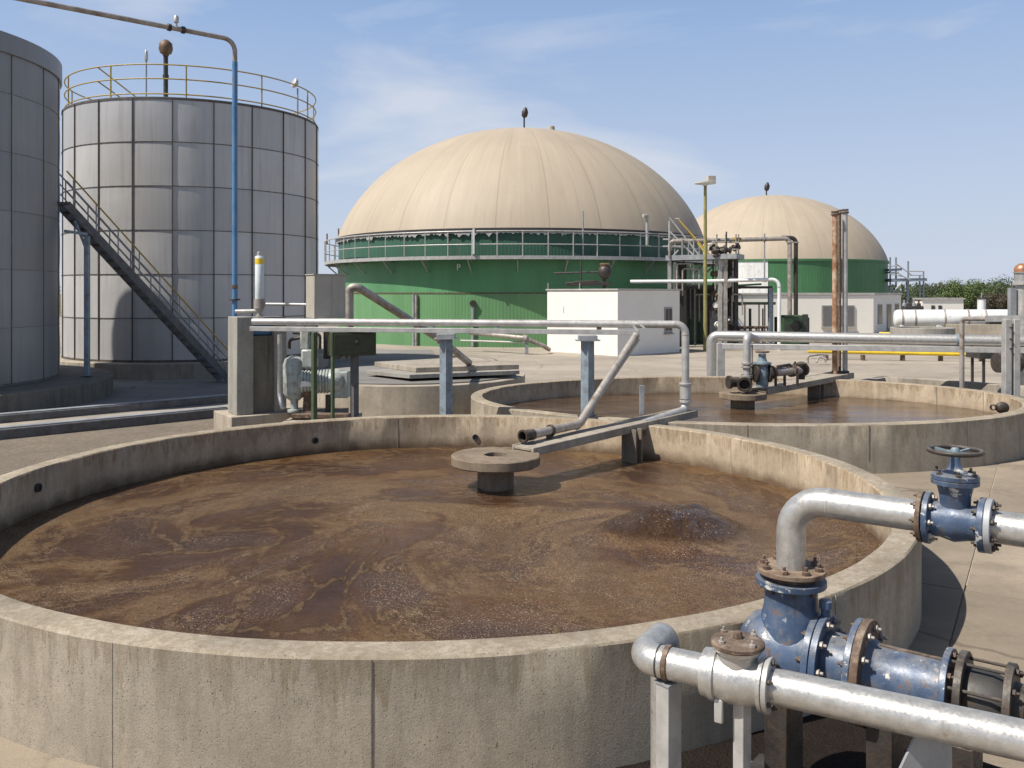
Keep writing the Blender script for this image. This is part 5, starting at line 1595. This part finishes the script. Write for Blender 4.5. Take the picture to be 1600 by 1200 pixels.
MB().lathe((p.x, p.y, W(1597, 425, 33).z), (0, 0, 1), [(0, .27), (.12, .28), (.24, .22), (.32, .1)], 20).build('cap', M['copper'], t)
MB().box((p.x - .38, p.y, 1.9), (.22, .22, 3.8)).build('post', M['steel_grey'], t)
t = thing('yard_bench', 'low dark work table on thin legs behind the galvanised twin post', 'table', W(1580, 580, 33))
c = W(1590, 554, 33)
MB().box((c.x, c.y, c.z), (3.4, 1.0, .25)).build('top', M['steel_dark'], t)
for s_ in (-1.5, 1.5):
    for q in (-.4, .4):
        MB().box((c.x + s_, c.y + q, c.z / 2 - .06), (.08, .08, c.z - .12)).build('leg', M['steel_dark'], t)
t = thing('small_pump', 'small dark pump on the yard under the work table', 'pump', W(1577, 582, 32))
p = W(1577, 582, 31.5)
MB().lathe((p.x - .5, p.y, max(p.z, .0) + .35), (1, .1, 0), [(0, .2), (.05, .36), (.2, .36), (.25, .22), (.7, .22), (.75, .34), (.9, .34), (1.0, .1)], 18).build('casing', M['cast_dark'], t)
MB().box((p.x, p.y, .1), (1.1, .5, .2)).build('base', M['steel_dark'], t)

# ------------------------------------------------------------------ distant trees
def tree(label, cx, cy, h, rad, leafm, seed, nleaf=11000):
    rnd = random.Random(seed)
    t = thing('tree', label, 'tree', (cx, cy, 0), 'trees on the far horizon')
    m = MB()
    m.tube([(cx, cy, 0), (cx + rnd.uniform(-.3, .3), cy, h * .35), (cx + rnd.uniform(-.5, .5), cy, h * .7)], [h * .03, h * .022, h * .008], 8)
    for k in range(6):
        a = rnd.uniform(0, 2 * PI); z = h * rnd.uniform(.25, .55)
        m.tube([(cx, cy, z), (cx + math.cos(a) * rad * .6, cy + math.sin(a) * rad * .6, z + h * .22)], [h * .012, h * .004], 6)
    m.build('trunk', M['bark'], t)
    m = MB()
    cl = []
    for k in range(26):
        a = rnd.uniform(0, 2 * PI); zz = rnd.uniform(.22, .95)
        w_ = math.sin(PI * min(1, (zz - .08) / .95)) ** .6
        rr = rad * w_ * math.sqrt(rnd.random())
        cl.append((cx + rr * math.cos(a), cy + rr * math.sin(a), h * zz * .96, rad * rnd.uniform(.2, .36)))
    for i in range(nleaf):
        c = rnd.choice(cl)
        d = Vector((rnd.gauss(0, 1), rnd.gauss(0, 1), rnd.gauss(0, 1))).normalized()
        p = Vector(c[:3]) + d * c[3] * rnd.uniform(.55, 1.08)
        n_ = (d + Vector((rnd.uniform(-.8, .8), rnd.uniform(-.8, .8), rnd.uniform(-.4, .9)))).normalized()
        u = n_.orthogonal().normalized(); v = n_.cross(u)
        s = rnd.uniform(.06, .17) * rad / 5
        m.add([p + u * s, p + v * s * .7, p - u * s, p - v * s * .7], [(0, 1, 2, 3)])
    m.build('crown', leafm, t, smooth=False)
specs = [(1418, 459, 168, 'mid', 3.8), (1447, 448, 160, 'mid', 4.6), (1473, 446, 165, 'brown', 4.6), (1504, 444, 150, 'light', 5.2), (1526, 455, 150, 'light', 4.2), (1556, 450, 160, 'mid', 4.6), (1580, 447, 170, 'dark', 5.2), (1605, 440, 165, 'mid', 7), (1645, 446, 160, 'dark', 7), (1490, 452, 158, 'dark', 5), (1540, 462, 146, 'dark', 4.0), (1432, 462, 140, 'mid', 4.0), (1690, 440, 165, 'mid', 7), (1568, 462, 142, 'brown', 3.8)]
words = ['low rounded tree farthest left, half hidden by the far scaffold', 'bushy mid green tree just right of the far scaffold', 'brownish crowned tree above the cream building', 'bright light green tree, tallest in the middle of the far tree line', 'lower light green tree right beside the tallest bright one', 'mid green tree behind the pale stack', 'dark green tree between the pale stack and flare stack', 'mid green tree behind the copper capped flare stack', 'dark tree just outside the right frame edge', 'dark tree behind the bright light green one', 'small dark bush left of the pale stack', 'small green bush behind the scaffold legs', 'mid green tree outside the right frame edge', 'small brown bush beside the pale stack']
for i, ((px, ytop, d, kind, rad), wd) in enumerate(zip(specs, words)):
    p = W(px, ytop, d)
    tree(wd, p.x, d, p.z, rad, M['leaf_' + kind], 100 + i)
# far low wood beyond
rnd = random.Random(5)
m = MB()
for i in range(9000):
    x = rnd.uniform(-160, 320); y = 300 + rnd.uniform(0, 30)
    hh = 6.5 + 3 * noise.noise(Vector((x * .05, 0, 0))) + 2 * noise.noise(Vector((x * .2, 1, 0)))
    z = rnd.uniform(0, 1) ** .7 * hh
    s = rnd.uniform(.4, 1.0)
    n_ = Vector((rnd.uniform(-1, 1), -rnd.random(), rnd.uniform(-.2, 1))).normalized(); u = n_.orthogonal().normalized(); v = n_.cross(u)
    p = Vector((x, y, z))
    m.add([p + u * s, p + v * s, p - u * s, p - v * s], [(0, 1, 2, 3)])
o = m.build('far_wood', M['leaf_dark'], smooth=False)
o['kind'] = 'stuff'

# ------------------------------------------------------------------ foreground right: pump, valves, pipes
d1 = Vector((.802, -.597, 0)).normalized()
E0 = Vector((1.934, 6.056, 0))
def hexbolt_mesh():
    m = MB()
    m.lathe((0, 0, 0), (0, 0, 1), [(0, .019), (.016, .019), (.018, .015)], 6)
    m.lathe((0, 0, .017), (0, 0, 1), [(0, .0085), (.018, .0085), (.02, .006)], 8)
    me = m.build('bolt', M['rust'])
    d = me.data
    bpy.data.objects.remove(me)
    return d
BOLT = hexbolt_mesh()
BOLT_S = BOLT.copy(); BOLT_S.materials[0] = M['galv_dull']
BOLT_B = BOLT.copy(); BOLT_B.materials[0] = M['cast_dark']
def bolts(parent, c, ax, rad, n, mesh=BOLT, scale=1.0, off=0.0, both=None):
    ax = Vector(ax).normalized()
    ref = Vector((0, 0, 1)) if abs(ax.z) < .9 else Vector((1, 0, 0))
    u = (ref - ax * ref.dot(ax)).normalized(); v = ax.cross(u)
    q = ax.to_track_quat('Z', 'Y')
    for k in range(n):
        a = 2 * PI * (k + off) / n
        o = bpy.data.objects.new('bolt', mesh)
        COL.objects.link(o)
        o.parent = parent
        o.location = Vector(c) + u * (rad * math.cos(a)) + v * (rad * math.sin(a)) - WLOC[parent.name]
        o.rotation_mode = 'QUATERNION'; o.rotation_quaternion = q
        o.scale = (scale,) * 3

def fl(name, mat, parent, c, ax, r, th, seg=40, inner=None):
    m = MB()
    m.lathe(Vector(c) - Vector(ax).normalized() * th / 2, ax, [(0, r - .004), (.003, r), (th - .003, r), (th, r - .004)], seg)
    return m.build(name, mat, parent, ang=32)

# upper discharge pipe with elbow
zA = 2.18
t = thing('discharge_pipe', 'silver pipe elbowing out of the blue pump towards the hand wheel valve', 'pipe', (E0.x, E0.y, 1.7))
vl = E0 + d1 * .845
MB().pipe([(E0.x, E0.y, 1.70), (E0.x, E0.y, zA), (vl.x, vl.y, zA)], .098, .235, seg=28, n=14).build('pipe', M['galv_bright'], t)
q = E0 + d1 * .262
fl('weld_seam', M['galv'], t, (q.x, q.y, zA), d1, .1005, .012, 28)
fp = fl('base_flange', M['rust_pale'], t, (E0.x, E0.y, 1.685), (0, 0, 1), .232, .032)
bolts(fp, (E0.x, E0.y, 1.702), (0, 0, 1), .187, 8, BOLT, 1.45, .3)
ef = E0 + d1 * .838
fp = fl('end_flange', M['rust'], t, (ef.x, ef.y, zA), d1, .160, .03)
bolts(fp, (ef.x - d1.x * .016, ef.y - d1.y * .016, zA), -d1, .130, 8, BOLT, .9)

# gate valve
t = thing('gate_valve', 'blue gate valve with black rimmed hand wheel in the silver pipe, at right', 'valve', tuple((E0 + d1 * 1.03)[:2]) + (zA,), 'gate valves with hand wheels')
vc = E0 + d1 * 1.03
f1 = E0 + d1 * .878; f2 = E0 + d1 * 1.185
fa = fl('flange', M['blue'], t, (f1.x, f1.y, zA), d1, .162, .034)
bolts(fa, (f1.x + d1.x * .018, f1.y + d1.y * .018, zA), d1, .13, 8, BOLT_S, .95)
fb = fl('flange', M['blue'], t, (f2.x, f2.y, zA), d1, .166, .036)
bolts(fb, (f2.x - d1.x * .018, f2.y - d1.y * .018, zA), -d1, .132, 8, BOLT_B, .95)
m = MB()
m.lathe((f1.x, f1.y, zA), d1, [(0, .112), (.07, .108), (.15, .128), (.235, .108), (.307, .112)], 28)
m.build('body', M['blue'], t)
# bonnet neck: flattened tapered box-like lathe along z
m = MB()
m.lathe((vc.x, vc.y, zA), (0, 0, 1), [(0, .085), (.08, .085), (.16, .09), (.22, .105), (.245, .115)], 28, sq=1.0)
m.build('neck', M['blue'], t)
MB().lathe((vc.x, vc.y, zA + .228), (0, 0, 1), [(0, .118), (.006, .138), (.030, .138), (.034, .132), (.038, .138), (.062, .138), (.070, .12), (.075, .07)], 32).build('bonnet', M['blue'], t)
bn = MB().lathe((vc.x, vc.y, zA + .295), (0, 0, 1), [(0, .075), (.012, .07), (.03, .045), (.06, .032), (.115, .028), (.12, .032), (.135, .032)], 18).build('stem', M['blue'], t)
bolts(bn, (vc.x, vc.y, zA + .290), (0, 0, 1), .113, 6, BOLT_B, 1.0, .2)
hw = MB(); zw_ = zA + .437
hw.arc((vc.x, vc.y), .150, zw_, .0145, n=48, seg=12); hwo = hw.build('hand_wheel', M['cast_dark'], t)
m = MB()
for k in range(4):
    a = k * PI / 2 + .5
    m.bar((vc.x + .02 * math.cos(a), vc.y + .02 * math.sin(a), zw_ - .012), (vc.x + .145 * math.cos(a), vc.y + .145 * math.sin(a), zw_), .022, .012)
m.lathe((vc.x, vc.y, zw_ - .03), (0, 0, 1), [(0, .028), (.04, .026), (.05, .018)], 14)
m.build('spokes', M['blue_green'], hwo)
# continuing pipe
t = thing('outlet_pipe', 'silver pipe leaving the blue gate valve towards the right edge', 'pipe', tuple((E0 + d1 * 1.22)[:2]) + (zA,))
g0 = E0 + d1 * 1.222; g1 = E0 + d1 * 4.4
MB().pipe([(g0.x, g0.y, zA), (g1.x, g1.y, zA), (g1.x, g1.y, 0)], .098, .25, seg=28).build('pipe', M['galv_bright'], t)
fp = fl('end_flange', M['steel_grey'], t, (g0.x, g0.y, zA), d1, .164, .036)
bolts(fp, (g0.x + d1.x * .018, g0.y + d1.y * .018, zA), d1, .132, 8, BOLT_B, 1.0, .5)

# blue pump
hA = 1.10
def PA(tt, dz=0.0):
    q = E0 + d1 * tt
    return Vector((q.x, q.y, hA + dz))
t = thing('blue_pump', 'large chipped blue pump with flanged casing beside the foreground tank', 'pump', (E0.x, E0.y, 0))
m = MB()
m.lathe(PA(-.34), d1, [(0, .10), (.02, .17), (.07, .235), (.15, .272), (.26, .285), (.36, .28), (.46, .262), (.52, .255)], 40)
m.build('casing', M['blue'], t)
m = MB()
m.lathe((E0.x, E0.y, hA), (0, 0, 1), [(.05, .262), (.16, .235), (.26, .200), (.33, .182), (.40, .176), (.475, .178), (.492, .20)], 40)
m.build('discharge_neck', M['blue'], t)
fa = fl('neck_flange', M['blue'], t, (E0.x, E0.y, 1.607), (0, 0, 1), .236, .042)
bolts(fa, (E0.x, E0.y, 1.588), (0, 0, -1), .19, 8, BOLT, 1.2, .3)
MB().lathe((E0.x, E0.y, 1.628), (0, 0, 1), [(0, .16), (.042, .16)], 32).build('gasket', M['rust'], t)
fa = fl('casing_flange', M['blue'], t, PA(.185), d1, .315, .045, 48)
bolts(fa, PA(.160), -d1, .275, 10, BOLT, 1.15)
fa2 = fl('casing_flange', M['blue'], t, PA(.236), d1, .318, .045, 48)
bolts(fa2, PA(.26), d1, .278, 10, BOLT_S, 1.25, .3)
MB().lathe(PA(.20), d1, [(.05, .215), (.14, .205), (.24, .21)], 36).build('adapter', M['blue'], t)
fa = fl('adapter_flange', M['blue'], t, PA(.452), d1, .332, .042, 52)
bolts(fa, PA(.43), -d1, .285, 10, BOLT, 1.1, .2)
fa = fl('bearing_flange', M['rust'], t, PA(.502), d1, .338, .052, 52)
bolts(fa, PA(.53), d1, .285, 10, BOLT_S, 1.25, .5)
MB().lathe(PA(.52), d1, [(0, .232), (.02, .222), (.05, .205), (.07, .20), (.44, .198), (.46, .205)], 40).build('bearing_housing', M['blue'], t)
ang_up = Vector((0, 0, 1)) * .197
MB().bar(PA(.585) + Vector((0, 0, .2)), PA(.965) + Vector((0, 0, .2)), .03, .012).build('rib', M['rust'], t)
fa = fl('end_flange', M['blue'], t, PA(.995), d1, .272, .04, 44)
bolts(fa, PA(1.018), d1, .24, 8, BOLT, 1.1)
fa = fl('cage_ring', M['cast_dark'], t, PA(1.075), d1, .272, .045, 44)
fb = fl('cage_ring', M['cast_dark'], t, PA(1.335), d1, .262, .045, 44)
bolts(fb, PA(1.36), d1, .225, 8, BOLT_B, 1.1)
q4 = d1.cross(Vector((0, 0, 1)))
for k in range(8):
    a = 2 * PI * (k + .35) / 8
    o_ = Vector((0, 0, 1)) * (.235 * math.cos(a)) + q4 * (.235 * math.sin(a))
    MB().tube([PA(1.02) + o_, PA(1.36) + o_], .011, 8).build('tie_rod', M['cast_dark'], t)
MB().lathe(PA(1.05), d1, [(0, .17), (.04, .19), (.20, .185), (.26, .16)], 32).build('coupling_drum', M['steel_dark'], t)
MB().lathe(PA(1.355), d1, [(0, .16), (.06, .15), (.07, .115), (.12, .115)], 28).build('shaft_seal', M['cast_dark'], t)
MB().lathe(PA(1.47), d1, [(0, .085), (.10, .085), (.105, .12), (.16, .12), (.165, .085), (1.6, .085)], 24).build('shaft_pipe', M['galv'], t)
# oil cup lug on casing flange
lg = PA(.236, .315)
MB().lathe(lg, (0, 0, 1), [(0, .03), (.05, .03), (.055, .042), (.10, .042), (.11, .03)], 14).build('oil_plug', M['blue'], t)
MB().lathe(PA(-.06) + d1.cross(Vector((0, 0, 1))) * -.0 + Vector((.1, -.26, -.03)), (.35, -1, 0), [(0, .03), (.05, .03), (.06, .02)], 6).build('drain_plug', M['rust'], t)
# pump feet and bed frame
for tt in (-.05, .62, 1.08):
    MB().box(PA(tt, -.55) , (.16, .34, .62), rz=math.atan2(d1.y, d1.x)).build('foot', M['cast_dark'], t, bev=.01)
MB().box(PA(.5, -.92), (1.6, .40, .12), rz=math.atan2(d1.y, d1.x)).build('bed_frame', M['steel_dark'], t, bev=.01)
MB().box(PA(.5, -1.04), (1.9, .55, .12), rz=math.atan2(d1.y, d1.x)).build('plinth', M['concrete_dark'], t, bev=.01)

# lower suction pipe with check valve
d2_ = Vector((.870, -.492, 0)).normalized()
L0 = Vector((.923, 5.25, 1.38)); hL = 1.38
def LA(tt, dz=0.0):
    q = L0 + d2_ * tt
    return Vector((q.x, q.y, hL + dz))
t = thing('suction_pipe', 'thick silver pipe running across the front of the blue pump', 'pipe', (L0.x, L0.y, 1.38))
MB().tube([LA(.60), LA(3.6)], .098, 32).build('pipe', M['galv_bright'], t)
bk = Vector((.492, .870, 0))
MB().pipe([LA(.30), LA(-.155), LA(-.155, .0) + bk * .43, LA(-.155, -1.38) + bk * .43], .095, [.115, .11], seg=28, n=12).build('elbow_pipe', M['galv_bright'], t)
fl('seam_ring', M['steel_dark'], t, LA(-.038), d2_, .099, .012, 32)
cr = fl('clamp_band', M['rust'], t, LA(.015), d2_, .104, .035, 32)
MB().box(LA(.015, -.125), (.06, .05, .06), rz=math.atan2(d2_.y, d2_.x)).build('clamp_block', M['cast_dark'], cr, bev=.006)
m = MB().tube([LA(3.5), LA(3.5, -1.38)], .06, 12); m.build('far_support', M['steel_grey'], t)

t = thing('check_valve', 'silver check valve with rusty bolted lid in the thick front pipe', 'valve', tuple(LA(.43)))
m = MB()
m.lathe(LA(.235), d2_, [(0, .115), (.004, .135), (.05, .14), (.055, .15), (.085, .15), (.09, .135), (.17, .145), (.25, .14), (.32, .125), (.36, .125)], 40)
m.build('body', M['galv_bright'], t)
vc2 = LA(.435)
MB().lathe(vc2, (0, 0, 1), [(.02, .118), (.10, .112), (.15, .115), (.165, .135), (.185, .14)], 36).build('neck', M['galv_bright'], t)
lid = MB().lathe(vc2 + Vector((0, 0, .19)), (0, 0, 1), [(0, .140), (.004, .152), (.022, .152), (.03, .145), (.036, .11), (.042, .05)], 40).build('lid', M['rust'], t)
bolts(lid, vc2 + Vector((0, 0, .222)), (0, 0, 1), .12, 4, BOLT_S, 1.0, .3)
MB().lathe(vc2 + Vector((0, 0, .225)), (0, 0, 1), [(0, .03), (.03, .028), (.045, .02)], 6).build('lid_nut', M['rust'], lid)
f_ = fl('flange', M['galv'], t, LA(.612), d2_, .152, .03, 40)
bolts(f_, LA(.63), d2_, .128, 6, BOLT_B, .8)
fl('flange', M['galv_bright'], t, LA(.58), d2_, .15, .025, 40)
MB().box(LA(.30, -.17) + Vector((.0, -.10, 0)), (.05, .03, .14), rz=math.atan2(d2_.y, d2_.x)).build('lug', M['galv'], t, bev=.008)

def front_post(label, tt, w_, dpt):
    c = LA(tt)
    t = thing('pipe_post', label, 'post', (c.x, c.y, 0), 'steel posts under the thick front pipe')
    rz_ = R(40)
    m = MB(); ht = 1.38 - .115
    m.box(c + Vector((0, 0, ht / 2 - 1.38)), (w_, dpt, ht), rz=rz_)
    m.build('shaft', M['galv'], t, bev=.006)
    MB().box((c.x, c.y, .045), (w_ * 1.7, dpt * 1.8, .02), rz=rz_).build('base_plate', M['steel_dark'], t)
    MB().box(c + Vector((0, 0, -.108)), (w_ * 1.1, dpt * 1.2, .012), rz=rz_).build('saddle', M['steel_grey'], t)
front_post('wider steel post under the silver elbow at the left end of the front pipe', .02, .125, .095)
front_post('narrow steel post under the silver check valve', .46, .085, .07)
t = thing('gusset_stand', 'bent steel plate stand under the thick front pipe, bottom right', 'stand', tuple(LA(1.35, -1.38)))
c = LA(1.33)
MB().prism([(0, 0), (1, 0), (1, 1), (0, 1)], 0, .001)
m = MB()
poly = [(-.20, -1.38), (.26, -1.38), (.26, -.10), (.05, -.10), (-.05, -.28)]
un2 = Vector((-.2, 1, 0)).normalized(); ux2 = Vector((1, .2, 0)).normalized()
vs = [c + ux2 * a + Vector((0, 0, b)) + un2 * q for q in (-.008, .008) for a, b in poly]
n = len(poly)
m.add(vs, [tuple(range(n)), tuple(range(n, 2 * n))[::-1]] + [(i, n + i, n + (i + 1) % n, (i + 1) % n) for i in range(n)])
m.build('plate', M['steel_grey'], t, bev=.002)
MB().box(c + ux2 * .03 + Vector((0, 0, -1.345)), (.5, .3, .02)).build('foot_plate', M['steel_dark'], t)
